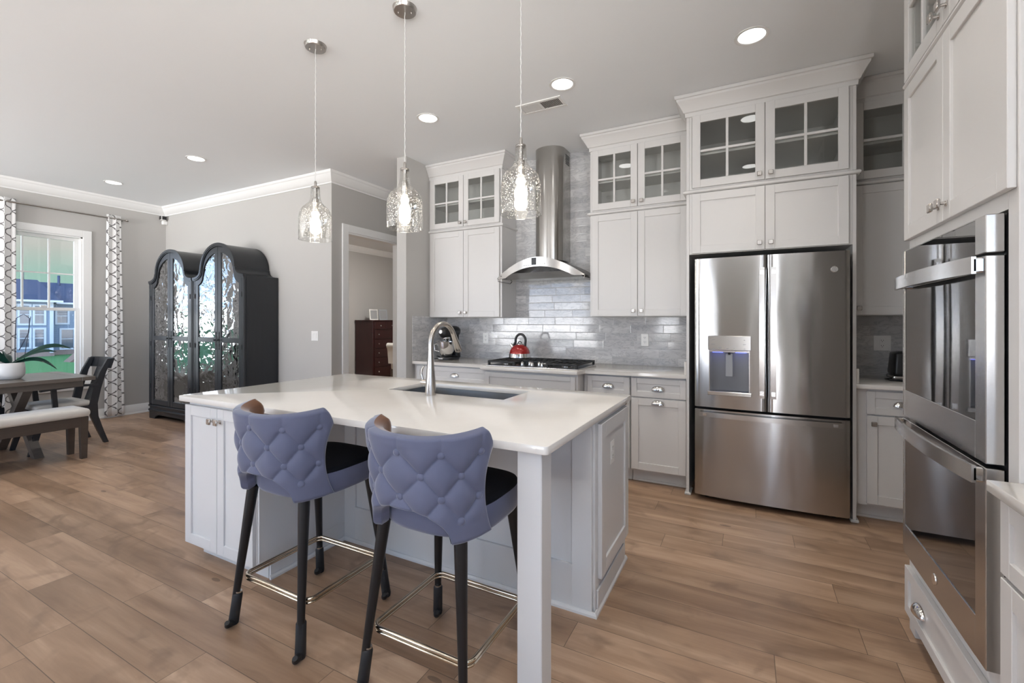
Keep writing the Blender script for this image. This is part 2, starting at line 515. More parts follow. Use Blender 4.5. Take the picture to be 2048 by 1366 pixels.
        if parent: o.parent = parent
        elif loc: o.location = loc
        return o

def fr(face, base):
    """oriented frame: (u along, w outward, z)"""
    return {'S': lambda u, w, z: (u, base - w, z), 'N': lambda u, w, z: (u, base + w, z),
            'W': lambda u, w, z: (base - w, u, z), 'E': lambda u, w, z: (base + w, u, z)}[face]
def obox(mb, f, u0, u1, w0, w1, z0, z1, b=0):
    p, q2 = f(u0, w0, z0), f(u1, w1, z1)
    return mb.box(p[0], q2[0], p[1], q2[1], p[2], q2[2], b)
def shaker(mb, f, u0, u1, z0, z1, st=.058, th=.02, rec=.009, panel=True, b=.0016):
    obox(mb, f, u0, u0 + st, 0, th, z0, z1, b); obox(mb, f, u1 - st, u1, 0, th, z0, z1, b)
    obox(mb, f, u0 + st, u1 - st, 0, th - .0002, z0, z0 + st, b); obox(mb, f, u0 + st, u1 - st, 0, th - .0002, z1 - st, z1, b)
    if panel: obox(mb, f, u0 + st - .004, u1 - st + .004, .002, th - rec, z0 + st - .004, z1 - st + .004)
    return mb
def knob(name, f, u, z, w0, parent, mat='nickel'):
    mb = MB()
    obox(mb, f, u - .009, u + .009, w0, w0 + .004, z - .009, z + .009, .001)
    mb.cyl(f(u, w0 + .003, z), f(u, w0 + .022, z), .006, .005, 10)
    obox(mb, f, u - .0155, u + .0155, w0 + .02, w0 + .031, z - .0155, z + .0155, .003)
    return mb.build(name, mat, parent, 40)
def cup_pull(f, u, z, w0, parent, wd=.052):
    mb = MB(); rows = []
    for i in range(9):
        b = (PI / 2) * i / 8
        rows.append([f(u + wd * math.cos(PI * k / 18), w0 + .001 + .028 * math.sin(PI * k / 18) ** .8 * math.cos(b),
                       z - .016 + .036 * math.sin(PI * k / 18) ** .8 * math.sin(b)) for k in range(19)])
    mb.grid(rows)
    bmesh.ops.remove_doubles(mb.bm, verts=mb.bm.verts, dist=.0003)
    bmesh.ops.recalc_face_normals(mb.bm, faces=mb.bm.faces)
    bmesh.ops.solidify(mb.bm, geom=mb.bm.faces[:], thickness=.002)
    return mb.build('cup_pull', 'chrome', parent, 50)
def glass_door(f, u0, u1, z0, z1, parent, knob_u, knob_z, st=.058, cols=2, rows=2):
    mb = shaker(MB(), f, u0, u1, z0, z1, st, panel=False)
    a0, a1, b0, b1 = u0 + st, u1 - st, z0 + st, z1 - st
    for i in range(1, cols):
        c = a0 + (a1 - a0) * i / cols; obox(mb, f, c - .009, c + .009, .004, .019, b0, b1, .002)
    for i in range(1, rows):
        c = b0 + (b1 - b0) * i / rows; obox(mb, f, a0, a1, .004, .0185, c - .009, c + .009, .002)
    d = mb.build('door', 'cab', parent)
    g = obox(MB(), f, a0 - .005, a1 + .005, .006, .009, b0 - .005, b1 + .005).build('glass_pane', 'cabglass', d)
    knob('knob', f, knob_u, knob_z, .02, d)
    return d
def solid_door(f, u0, u1, z0, z1, parent, ku=None, kz=None, st=.058, name='door', mat='cab'):
    d = shaker(MB(), f, u0, u1, z0, z1, st).build(name, mat, parent)
    if ku is not None: knob('knob', f, ku, kz, .02, d)
    return d
def drawer(f, u0, u1, z0, z1, parent, pulls=(.5,), st=.045, mat='cab'):
    d = shaker(MB(), f, u0, u1, z0, z1, st).build('drawer', mat, parent)
    for p in pulls: cup_pull(f, u0 + (u1 - u0) * p, (z0 + z1) / 2, .011, d)
    return d

# ================================================================== ROOM SHELL
CZ = 3.048
XL, YD, XH, YB, XC, XR, YR = -7.85, 3.64, -4.25, 4.35, -3.145, 1.25, -4.0
def slab(name, mat, *boxes, b=0):
    mb = MB()
    for q in boxes: mb.box(*q, b)
    return struct(mb.build(name, mat))
slab('floor', 'floor', (-8.12, 1.4, -4.15, 10.1, -.12, 0))
slab('ceiling', 'ceil', (-8.12, 1.4, -4.15, 10.1, CZ, CZ + .15))
WY0, WY1, WZ0, WZ1 = 1.59, 2.67, .52, 2.45                         # garden window rough opening
slab('wall_left', 'wall', (XL - .2, XL, -4.0, WY0, 0, CZ), (XL - .2, XL, WY1, YD + .12, 0, CZ),
     (XL - .2, XL, WY0, WY1, 0, WZ0), (XL - .2, XL, WY0, WY1, WZ1, CZ))
DY0, DY1, DZ = 3.875, 4.80, 2.40                                    # cased opening to the study
slab('wall_dining', 'wall', (XL, XH, YD, YD + .12, 0, CZ))
slab('wall_hall', 'wall', (XH - .12, XH, YD + .12, DY0, 0, CZ), (XH - .12, XH, DY1, 7.6, 0, CZ), (XH - .12, XH, DY0, DY1, DZ, CZ))
slab('wall_hall_end', 'wall', (XH - .12, XC - .125, 7.6, 7.72, 0, CZ))
slab('wall_column', 'wall', (XC - .125, XC, YD, 7.72, 0, CZ))
slab('wall_back', 'wall', (XC, XR, YB + .012, YB + .15, 0, CZ))
KW = (-2.7, -.2, 1.02, 2.72)                                          # unseen window over the side counter, added for ceiling light
slab('wall_right', 'wall', (XR, XR + .12, -4.0, KW[0], 0, CZ), (XR, XR + .12, KW[1], YB + .15, 0, CZ), (XR, XR + .12, KW[0], KW[1], 0, KW[2]), (XR, XR + .12, KW[0], KW[1], KW[3], CZ))
slab('wall_study', 'wall', (-8.09, -7.97, YD + .12, 10.0, 0, CZ))
slab('wall_study_far', 'wall', (-8.09, XH, 10.0, 10.1, 0, CZ), (XH - .12, XH, 7.72, 10.0, 0, CZ))
# tile backsplash
mb = MB()
mb.box(XC, XR, YB, YB + .012, .914, CZ)
mb.box(XC, XC + .009, 3.735, YB, .914, 1.385)
struct(mb.build('wall_backsplash', 'tile'))
# rear wall of the great room with tall windows towards the sunny side
RW = [(-7.2, -4.0, .10, 2.75), (-2.35, -1.75, .10, 2.75), (.25, .75, .10, 2.5)]
bx = []; x = XL - .2
for (a, b, z0, z1) in RW:
    bx += [(x, a, YR - .15, YR, 0, CZ), (a, b, YR - .15, YR, 0, z0), (a, b, YR - .15, YR, z1, CZ)]; x = b
bx.append((x, XR + .12, YR - .15, YR, 0, CZ))
slab('wall_rear', 'wall', *bx)
def window_unit(name, f, u0, u1, z0, z1, cols, rows_top, meet=None, case=.09, sill=True):
    """casing + jamb on the room side, sash frames, muntins and panes; w=0 is the room face, negative goes outward"""
    root = bpy.data.objects.new(name, None); COL.objects.link(root); struct(root)
    root.location = f((u0 + u1) / 2, 0, z0)
    mb = MB()
    obox(mb, f, u0 - case, u0, 0, .02, z0 - case, z1 + case, .003); obox(mb, f, u1, u1 + case, 0, .02, z0 - case, z1 + case, .003)
    obox(mb, f, u0, u1, 0, .02, z1, z1 + case, .003); obox(mb, f, u0 - case - .02, u1 + case + .02, .0, .045, z0 - .03, z0, .004)
    obox(mb, f, u0, u1, 0, .018, z0 - case, z0 - .03, .002)
    mb.build('casing', 'trim', root)
    mb = MB()
    for a, b in ((u0, u0 + .018), (u1 - .018, u1)): obox(mb, f, a, b, -.14, 0, z0, z1)
    obox(mb, f, u0, u1, -.14, 0, z1 - .018, z1); obox(mb, f, u0, u1, -.14, 0, z0, z0 + .018)
    mb.build('jamb', 'trim', root)
    u0 += .018; u1 -= .018; z0 += .018; z1 -= .018
    parts = [(z0, z1, -.09, rows_top)] if meet is None else [(meet - .02, z1, -.11, rows_top), (z0, meet + .02, -.075, 1)]
    for (a, b, w, rows) in parts:
        mb = MB(); s = .04
        obox(mb, f, u0, u0 + s, w, w + .034, a, b, .002); obox(mb, f, u1 - s, u1, w, w + .034, a, b, .002)
        obox(mb, f, u0 + s, u1 - s, w, w + .034, a, a + s, .002); obox(mb, f, u0 + s, u1 - s, w, w + .034, b - s, b, .002)
        if rows > 1 or meet is None:
            for i in range(1, cols):
                c = u0 + s + (u1 - u0 - 2 * s) * i / cols; obox(mb, f, c - .009, c + .009, w + .006, w + .028, a + s, b - s)
            for i in range(1, rows):
                c = a + s + (b - a - 2 * s) * i / rows; obox(mb, f, u0 + s, u1 - s, w + .006, w + .0275, c - .009, c + .009)
        sash = mb.build('sash', 'trim', root)
        obox(MB(), f, u0 + s - .004, u1 - s + .004, w + .015, w + .019, a + s - .004, b - s + .004).build('glass_pane', 'glass', sash)
    return root
w1 = window_unit('window_1', fr('E', XL), WY0, WY1, WZ0, WZ1, 4, 2, meet=1.49)
mb = MB(); obox(mb, fr('E', XL), 2.28, 2.34, -.075, -.035, 1.512, 1.535, .004)
mb.build('sash_lock', 'white', w1)
for i, (a, b, z0, z1) in enumerate(RW):
    window_unit('window_%d' % (i + 2), fr('N', YR), a, b, z0, z1, 3 if b - a > 2 else 2, 2)
    pl = bpy.data.lights.new('window_portal', 'AREA'); pl.shape = 'RECTANGLE'; pl.size = b - a; pl.size_y = z1 - z0
    pl.cycles.is_portal = True
    po = bpy.data.objects.new('window_portal', pl); COL.objects.link(po)
    po.location = ((a + b) / 2, YR - .2, (z0 + z1) / 2); po.rotation_euler = (PI / 2, 0, 0)
window_unit('window_5', fr('W', XR), KW[0], KW[1], KW[2], KW[3], 3, 1)  # added opening, out of view, lets more light onto the ceiling
pl = bpy.data.lights.new('window_portal', 'AREA'); pl.shape = 'RECTANGLE'; pl.size = KW[1] - KW[0]; pl.size_y = KW[3] - KW[2]; pl.cycles.is_portal = True
po = bpy.data.objects.new('window_portal', pl); COL.objects.link(po)
po.location = (XR + .2, (KW[0] + KW[1]) / 2, (KW[2] + KW[3]) / 2); po.rotation_euler = (PI / 2, 0, PI / 2)
pl = bpy.data.lights.new('window_portal', 'AREA'); pl.shape = 'RECTANGLE'; pl.size = WY1 - WY0; pl.size_y = WZ1 - WZ0; pl.cycles.is_portal = True
po = bpy.data.objects.new('window_portal', pl); COL.objects.link(po)
po.location = (XL - .25, (WY0 + WY1) / 2, (WZ0 + WZ1) / 2); po.rotation_euler = (PI / 2, 0, -PI / 2)

CROWN = [(0, 2.925), (.012, 2.925), (.016, 2.938), (.026, 2.945), (.04, 2.955), (.075, 2.998), (.083, 3.016), (.09, 3.02), (.096, 3.028), (.1, CZ), (0, CZ)]
struct(MB().sweep([(XL, YR), (XL, YD), (XH, YD), (XH, 7.6)], CROWN).build('trim_1', 'trim', smooth=35))
struct(MB().sweep([(-7.97, 3.76), (-7.97, 10.0)], CROWN).build('trim_2', 'trim', smooth=35))
BASE = [(0, 0), (.022, 0), (.022, .016), (.014, .022), (.014, .118), (.009, .128), (.007, .135), (0, .135)]
struct(MB().sweep([(XL, YR), (XL, YD), (XH, YD), (XH, DY0 - .09)], BASE).build('baseboard_left', 'trim', smooth=30))
struct(MB().sweep([(XC - .125, 7.6), (XC - .125, YD), (XC, YD)], [(-d, z) for d, z in BASE][::-1] if False else BASE).build('baseboard_column', 'trim', smooth=30))
struct(MB().sweep([(-7.97, 3.76), (-7.97, 10.0)], BASE).build('baseboard_study', 'trim', smooth=30))
# cased opening
mb = MB(); f = fr('E', XH)
obox(mb, f, DY0 - .09, DY0, 0, .02, 0, DZ + .09, .003); obox(mb, f, DY1, DY1 + .09, 0, .02, 0, DZ + .09, .003); obox(mb, f, DY0, DY1, 0, .02, DZ, DZ + .09, .003)
obox(mb, f, DY0, DY0 + .018, -.12, 0, 0, DZ); obox(mb, f, DY1 - .018, DY1, -.12, 0, 0, DZ); obox(mb, f, DY0, DY1, -.12, 0, DZ - .018, DZ)
struct(mb.build('trim_3', 'trim'))

# ================================================================== RECESSED LAMPS
def can_light(x, y, label, r=.078, watts=CAN_W):
    t = thing('recessed_light', label, 'ceiling light', (x, y, CZ), 'recessed lights in the ceiling')
    MB().lathe([(r, CZ + .0), (r + .016, CZ - .001), (r + .017, CZ - .005), (r + .004, CZ - .007), (r - .004, CZ - .003), (r - .004, CZ)], (x, y, 0), 40).build('trim_ring', 'white', t, 40)
    mb = MB(); mb.lathe([(0, CZ - .0032), (r - .004, CZ - .0032)], (x, y, 0), 40)
    mb.build('diffuser', 'lamp', t)
    li = bpy.data.lights.new('recessed_light_beam', 'SPOT'); li.energy = watts; li.color = (1.0, .93, .84)
    li.spot_size = math.radians(104); li.spot_blend = 1.0; li.shadow_soft_size = .065
    lo = bpy.data.objects.new('recessed_light_beam', li); COL.objects.link(lo); lo.location = (x, y, CZ - .012)
    return t
can_light(.02, 3.07, 'round recessed ceiling light in front of the refrigerator')
can_light(-1.19, 3.06, 'round recessed ceiling light beside the ceiling air vent')
can_light(-2.393, 3.045, 'round recessed ceiling light nearest the wall corner column')
can_light(-5.155, 2.668, 'round recessed ceiling light above the twin display cabinets')
can_light(-6.948, 2.656, 'round recessed ceiling light nearest the curtained window')
for (x, y) in ((.02, 1.75), (.02, .35), (-1.19, -.6), (-2.6, -1.0), (-5.155, .2), (-6.948, .2), (-5.155, -2.2), (-2.6, -2.8), (.1, -2.4), (-3.72, 5.3)):  # extra lamps outside the view, added to brighten floor and room
    can_light(x, y, 'recessed ceiling light out of view, added to light the room')
t = thing('study_fill_lamp', 'unseen flush lamp added to light the study beyond the doorway', 'ceiling light', (-5.6, 6.6, CZ))  # fixture out of sight, added because the study was too dark
MB().lathe([(0, CZ - .075), (.17, CZ - .07), (.2, CZ - .03), (.2, CZ - .012)], (-5.6, 6.6, 0)).build('diffuser', 'studyfill', t, 40)
MB().lathe([(.21, CZ - .014), (.215, CZ), (.0, CZ)], (-5.6, 6.6, 0)).build('base', 'nickel', t, 40)

# ceiling register
vx, vy = -1.455, 3.285
t = thing('air_vent', 'white louvred air register set in the ceiling', 'vent', (vx, vy, CZ))
mb = MB()
mb.box(vx - .19, vx + .19, vy - .085, vy - .058, CZ - .008, CZ, .002); mb.box(vx - .19, vx + .19, vy + .058, vy + .085, CZ - .008, CZ, .002)
mb.box(vx - .19, vx - .163, vy - .058, vy + .058, CZ - .008, CZ, .002); mb.box(vx + .163, vx + .19, vy - .058, vy + .058, CZ - .008, CZ, .002)
mb.box(vx - .008, vx + .008, vy - .058, vy + .058, CZ - .008, CZ)
mb.build('frame', 'white', t)
MB().box(vx - .165, vx + .165, vy - .06, vy + .06, CZ - .0015, CZ - .0005).build('backing', 'slot', t)
for k, (a, b, tilt) in enumerate(((vx - .162, vx - .009, 1), (vx + .009, vx + .162, -1))):
    mb = MB()
    for i in range(13):
        c = a + (b - a) * (i + .5) / 13
        mb.hexa([(c - .002, vy - .058, CZ - .007), (c, vy - .058, CZ - .007), (c, vy + .058, CZ - .007), (c - .002, vy + .058, CZ - .007)],
                [(c - .002 + tilt * .006, vy - .058, CZ - .002), (c + tilt * .006, vy - .058, CZ - .002), (c + tilt * .006, vy + .058, CZ - .002), (c - .002 + tilt * .006, vy + .058, CZ - .002)])
    mb.build('louvre', 'white', t)

# ================================================================== PENDANTS
def pendant(x, y, label):
    t = thing('pendant_light', label, 'pendant light', (x, y, CZ), 'glass pendants over the island')
    MB().lathe([(0, CZ - .022), (.058, CZ - .021), (.062, CZ - .017), (.064, CZ - .004), (.066, CZ)], (x, y, 0), 40).build('canopy', 'nickel', t, 40)
    for dx in (-.03, .03):
        MB().lathe([(0, CZ - .032), (.004, CZ - .031), (.0045, CZ - .022)], (x + dx, y + dx * .6, 0), 10).build('screw', 'nickel', t, 40)
    pts = [(x + .0016 * math.sin(k * 1.9), y + .0016 * math.cos(k * 1.9), CZ - .02 - (CZ - .02 - 2.195) * k / 60) for k in range(61)]
    MB().tube(pts, .0022, 8).build('cord', 'cord', t, 60)
    MB().lathe([(0, 2.205), (.005, 2.204), (.008, 2.196), (.008, 2.17), (.024, 2.168), (.026, 2.163), (.024, 2.158), (.012, 2.157), (.012, 2.10), (.019, 2.095), (.019, 2.02), (.015, 2.014), (0, 2.013)], (x, y, 0), 24).build('socket', 'nickel', t, 40)
    prof = [(.0265, 2.158), (.027, 2.14), (.028, 2.11), (.031, 2.088), (.039, 2.070), (.056, 2.052), (.074, 2.036), (.087, 2.016), (.094, 1.992), (.0965, 1.965), (.0975, 1.92), (.098, 1.88), (.0975, 1.838)]
    prof += [(.0950, 1.8385)] + [(r - .0028, z - (.001 if i < 9 else 0)) for i, (r, z) in list(enumerate(prof))[::-1] if z > 1.85]
    MB().lathe(prof, (x, y, 0), 48).build('shade', 'seeded', t, 60)
    MB().lathe([(.0985, 1.841), (.0992, 1.839), (.098, 1.8365), (.0955, 1.838)], (x, y, 0), 48).build('rim', 'seeded', t, 60)
    MB().lathe([(.011, 2.014), (.012, 1.985), (.019, 1.972), (.028, 1.957), (.032, 1.938), (.029, 1.920), (.019, 1.908), (0, 1.904)], (x, y, 0), 24).build('bulb', 'bulb', t, 60)
pendant(-2.385, 1.92, 'seeded glass pendant hanging farthest from the range hood')
pendant(-1.668, 1.92, 'seeded glass pendant in the middle of the row over the island')
pendant(-.957, 1.92, 'seeded glass pendant hanging in front of the range hood chimney')

# ================================================================== BACK RUN: base cabinets and counters
YF, YBF = 3.75, 3.60          # door faces sit 2 cm in front of these
def base_body(x0, x1, yf, name_label, kick=True, y1=4.345):
    t = thing('base_cabinet', name_label, 'cabinet', ((x0 + x1) / 2, (yf + y1) / 2, 0))
    mb = MB(); mb.box(x0, x1, yf + .02, y1, .105, .884); mb.build('body', 'cab', t)
    mb = MB(); mb.box(x0, x1, yf + .095, yf + .11, 0, .105); mb.box(x0, x1, yf + .082, yf + .0955, 0, .018, .003); mb.build('toe_kick', 'cab', t)
    return t
fS, fB = fr('S', YF + .02), fr('S', YBF + .02)
t = base_body(-3.14, -2.20, YF, 'white base cabinet below the stand mixer with one wide drawer')
drawer(fS, -3.10, -2.225, .715, .868, t, (.55,))
solid_door(fS, -3.10, -2.665, .12, .705, t, -2.70, .66); solid_door(fS, -2.66, -2.225, .12, .705, t, -2.625, .66)
t = base_body(-2.195, -1.268, YBF, 'white base cabinet stepping forward under the gas cooktop')
solid_door(fB, -2.165, -1.285, .70, .862, t, st=.042, name='false_front')
solid_door(fB, -2.165, -1.728, .12, .69, t, -1.765, .645); solid_door(fB, -1.722, -1.285, .12, .69, t, -1.685, .645)
t = base_body(-1.263, -.863, YF, 'narrow white base cabinet just past the cooktop')
drawer(fS, -1.23, -.868, .715, .868, t)
solid_door(fS, -1.23, -.868, .12, .705, t, -.90, .66)
t = base_body(-.858, -.424, YF, 'white base cabinet tight against the refrigerator side panel')
drawer(fS, -.853, -.428, .715, .868, t)
d = solid_door(fS, -.853, -.428, .12, .705, t); cup_pull(fS, -.64, .678, .02, d)
t = base_body(.642, 1.245, YF, 'white base cabinet below the toaster')
drawer(fS, .70, 1.075, .715, .868, t)
solid_door(fS, .70, 1.075, .12, .705, t, .735, .655)
def counter(label, poly, b=.003, z0=.884, z1=.914, loc=None):
    o = MB().prism(poly, z0, z1, b).build('countertop', 'quartz', smooth=40, loc=(*poly[0], z0))
    return tag(o, label, 'countertop')
counter('white quartz countertop along the tiled wall holding mixer and cooktop',
        [(XC + .010, 4.348), (XC + .010, YF - .028), (-2.225, YF - .028), (-2.205, YBF - .028), (-1.258, YBF - .028), (-1.238, YF - .028), (-.4215, YF - .028), (-.4215, 4.348)])
counter('white quartz countertop under the toaster', [(.638, 4.348), (.638, YF - .028), (1.248, YF - .028), (1.248, 4.348)])
# little quartz side splashes against the refrigerator panels
for x0, lab in ((-.4395, 'quartz side splash against the refrigerator panel near the cooktop'), (.640, 'quartz side splash between refrigerator panel and toaster')):
    o = MB().box(x0, x0 + .0165, YF - .02, 4.345, .9145, 1.015, .002).build('side_splash', 'quartz', loc=(x0, 4.0, .9145))
    tag(o, lab, 'side splash')

# ================================================================== WALL CABINETS
CROWNC = [(0, 2.895), (.008, 2.895), (.010, 2.925), (.02, 2.93), (.026, 2.945), (.052, 2.99), (.064, 3.005), (.066, 3.02), (.076, 3.024), (.078, 3.0455), (0, 3.0455)]
RAIL = [(0, 2.305), (.014, 2.306), (.022, 2.312), (.024, 2.319), (.022, 2.326), (.014, 2.332), (0, 2.333)]
def glass_cab(label, x0, x1, yf, path, z0=2.333, z1=2.905, doors=True):
    """open fronted box with shelf, two glazed doors, crown"""
    yb = 4.345
    t = thing('glass_front_cabinet', label, 'cabinet', ((x0 + x1) / 2, yf, z0))
    mb = MB(); w = .018
    mb.box(x0, x0 + w, yf, yb, z0, z1); mb.box(x1 - w, x1, yf, yb, z0, z1)
    mb.box(x0 + w, x1 - w, yf, yb, z0, z0 + w); mb.box(x0 + w, x1 - w, yf, yb, z1 - w, z1)
    mb.box(x0 + w, x1 - w, yb - .012, yb, z0 + w, z1 - w)
    mb.box((x0 + x1) / 2 - .018, (x0 + x1) / 2 + .018, yf, yf + .018, z0 + w, z1 - w)
    mb.build('body', 'cab', t)
    MB().box(x0 + w, x1 - w, yf + .03, yb - .013, 2.60, 2.618, .002).build('shelf', 'cab', t)
    c = (x0 + x1) / 2; f = fr('S', yf)
    glass_door(f, x0 + .022, c - .003, z0 + .012, z1 - .012, t, c - .035, z0 + .05)
    glass_door(f, c + .003, x1 - .022, z0 + .012, z1 - .012, t, c + .035, z0 + .05)
    MB().sweep(path, CROWNC).build('crown_moulding', 'cab', t, 30)
    return t
def wall_cab(label, x0, x1, yf, path, z0=1.375, z1=2.333, cat='cabinet', single=False):
    t = thing('upper_cabinet', label, cat, ((x0 + x1) / 2, yf, z0))
    MB().box(x0, x1, yf, 4.345, z0, z1 - .001).build('body', 'cab', t)
    c = (x0 + x1) / 2; f = fr('S', yf)
    if single:
        solid_door(f, x0 + .03, x1, z0 + .004, 2.30, t, x0 + .065, z0 + .05)
    else:
        solid_door(f, x0 + .022, c - .002, z0 + .004, 2.298, t, c - .035, z0 + .05)
        solid_door(f, c + .002, x1 - .022, z0 + .004, 2.298, t, c + .035, z0 + .05)
    MB().sweep(path, RAIL).build('rail_moulding', 'cab', t, 40)
    return t
YU = 4.03
p = [(XC + .002, YU), (-2.224, YU), (-2.224, 4.34)]
glass_cab('glass-door cabinet at the ceiling directly beside the wall corner column', XC + .002, -2.224, YU, p)
wall_cab('tall white two-door wall cabinet above the stand mixer', XC + .002, -2.224, YU, p)
p = [(-1.291, 4.34), (-1.291, YU), (-.4225, YU)]
glass_cab('glass-door cabinet at the ceiling between range hood and refrigerator', -1.291, -.4225, YU, p)
wall_cab('tall white two-door wall cabinet between range hood and refrigerator', -1.291, -.4225, YU, p)
YFR = 3.70
p = [(-.42, YU - .09), (-.42, YFR), (.636, YFR), (.636, YU - .09)]
glass_cab('wide glass-door cabinet at the ceiling over the refrigerator', -.399, .615, YFR, p)
wall_cab('short wide two-door cabinet directly over the refrigerator', -.399, .615, YFR, p, z0=1.842)
p = [(.638, YU), (1.247, YU)]
t = thing('glass_front_cabinet', 'shaded glass-door cabinet high in the corner past the refrigerator', 'cabinet', (.94, YU, 2.333))
mb = MB(); w = .018; x0, x1, z0, z1 = .638, 1.247, 2.333, 2.905
mb.box(x0, x0 + w, YU, 4.345, z0, z1); mb.box(x1 - w, x1, YU, 4.345, z0, z1); mb.box(x0 + w, x1 - w, YU, 4.345, z0, z0 + w); mb.box(x0 + w, x1 - w, YU, 4.345, z1 - w, z1); mb.box(x0 + w, x1 - w, 4.333, 4.345, z0 + w, z1 - w)
mb.build('body', 'cab', t)
MB().box(x0 + w, x1 - w, YU + .03, 4.332, 2.60, 2.618).build('shelf', 'cab', t)
glass_door(fr('S', YU), .672, 1.24, z0 + .012, z1 - .012, t, .695, z0 + .06)
MB().sweep(p, CROWNC).build('crown_moulding', 'cab', t, 30)
wall_cab('shaded white wall cabinet over the toaster', .638, 1.247, YU, p, single=True)
# refrigerator end panels
for (a, b, lab) in ((-.42, -.40, 'tall white panel closing the cooktop side of the refrigerator'), (.616, .636, 'tall white panel closing the toaster side of the refrigerator')):
    t = thing('tall_gable', lab, 'panel', ((a + b) / 2, 4.0, 0))
    MB().box(a, b, YFR, 4.345, 0, 2.90, .001).build('panel', 'cab', t)
    MB().box(a - .013, b + .013, YFR - .014, YFR + .13, 0, .018, .004).build('shoe_moulding', 'cab', t)

# ================================================================== REFRIGERATOR
t = thing('refrigerator', 'stainless french door refrigerator with water dispenser and bottom freezer', 'refrigerator', (.107, 3.95, 0))
fx0, fx1, fm = -.352, .590, .118
mb = MB(); mb.box(fx0 + .01, fx1 - .01, 3.70, 4.32, .03, 1.79); mb.build('body', 'gasket', t)
mb = MB()
for (a, b2) in ((fx0 + .05, fx0 + .10), (fx1 - .10, fx1 - .05)): mb.cyl(((a + b2) / 2, 3.75, 0), ((a + b2) / 2, 3.75, .032), .022)
mb.build('foot', 'black', t)
YFD = 3.685
def bowed(x0, x1, z0, z1, bow0, bow1, hole=None, n=28, dep=.062):
    """door with a gently bowed front; front distance interpolates bow over the whole width"""
    def yf(x):
        s = (x - fx0) / (fx1 - fx0); return YFD - .062 - .020 * (1 - (2 * s - 1) ** 2)
    mb = MB(); xs = [x0 + (x1 - x0) * i / n for i in range(n + 1)]
    if hole: xs = sorted(set([x for x in xs if not any(abs(x - h) < .006 for h in hole[:2])] + list(hole[:2])))
    zs = [z0, z1] if not hole else [z0, hole[2], hole[3], z1]
    V = {}
    def v(x, z, back):
        k = (round(x, 5), round(z, 5), back)
        if k not in V:
            e0 = .006 if x in (xs[0], xs[-1]) and not back else 0
            V[k] = mb.bm.verts.new((x, YFD if back else yf(x) + e0, z))
        return V[k]
    for i in range(len(xs) - 1):
        for j in range(len(zs) - 1):
            a, b, c, d = xs[i], xs[i + 1], zs[j], zs[j + 1]
            inh = hole and a >= hole[0] - 1e-6 and b <= hole[1] + 1e-6 and abs(c - hole[2]) < 1e-6
            if not inh: mb.bm.faces.new((v(a, c, 0), v(b, c, 0), v(b, d, 0), v(a, d, 0)))
            mb.bm.faces.new((v(a, c, 1), v(a, d, 1), v(b, d, 1), v(b, c, 1)))
    for i in range(len(xs) - 1):
        for z in (z0, z1): mb.bm.faces.new((v(xs[i], z, 0), v(xs[i + 1], z, 0), v(xs[i + 1], z, 1), v(xs[i], z, 1)))
    for j in range(len(zs) - 1):
        for x in (xs[0], xs[-1]): mb.bm.faces.new((v(x, zs[j], 0), v(x, zs[j + 1], 0), v(x, zs[j + 1], 1), v(x, zs[j], 1)))
    return mb
def yfr(x):
    s = (x - fx0) / (fx1 - fx0); return YFD - .062 - .020 * (1 - (2 * s - 1) ** 2)
HX0, HX1, HZ0, HZ1 = -.252, .010, .822, 1.108
ld = bowed(fx0, fm - .004, .70, 1.795, 0, 0, (HX0, HX1, HZ0, HZ1)).build('door', 'steel', t, 30)
rd = bowed(fm + .004, fx1, .70, 1.795, 0, 0).build('door', 'steel', t, 30)
fd = bowed(fx0, fx1, .045, .682, 0, 0).build('freezer_drawer', 'steel', t, 30)
# dispenser
yq = yfr(-.12)
mb = MB(); mb.box(HX0 - .008, HX1 + .010, yq - .012, yq + .012, 1.122, 1.226, .003); dp = mb.build('control_panel', 'steelp', ld)
mb = MB()
mb.box(HX0 - .001, HX0 + .004, yq - .006, YFD - .004, HZ0, HZ1 + .012); mb.box(HX1 - .004, HX1 + .001, yq - .006, YFD - .004, HZ0, HZ1 + .012)
mb.box(HX0 + .004, HX1 - .004, yq - .008, YFD - .004, HZ1, HZ1 + .012)
MB().box(HX0 + .0042, HX1 - .0042, YFD - .006, YFD - .003, HZ0 + .0005, HZ1 - .0005).build('recess_back', 'recess', ld)
mb.box(HX0 - .012, HX1 + .012, yq - .014, YFD - .004, HZ0 - .028, HZ0, .003)
mb.build('dispenser_recess', 'steelp', ld)
MB().box(-.145, -.095, yq + .012, yq + .022, .93, 1.10, .004).build('dispenser_paddle', 'grey', ld)
MB().cyl((-.120, yq + .012, 1.114), (-.120, yq + .012, 1.09), .010, .008).build('dispenser_nozzle', 'black', ld)
mb = MB(); mb.box(HX0 + .02, HX0 + .09, yq + .03, yq + .05, HZ1 - .004, HZ1 - .001); mb.box(HX1 - .09, HX1 - .02, yq + .03, yq + .05, HZ1 - .004, HZ1 - .001); mb.build('dispenser_light', 'blueled', ld)
mb = MB()
for (cx, cz, w) in ((-.225, 1.195, .022), (-.225, 1.165, .026), (-.225, 1.132, .016), (-.178, 1.135, .018), (-.178, 1.142, .022), (-.13, 1.135, .016), (-.088, 1.136, .010), (-.022, 1.195, .010), (-.022, 1.165, .018), (-.022, 1.134, .012)):
    MB().box(cx - w / 2, cx + w / 2, yq - .0126, yq - .0115, cz, cz + .0022).build('button_legend', 'grey', dp)
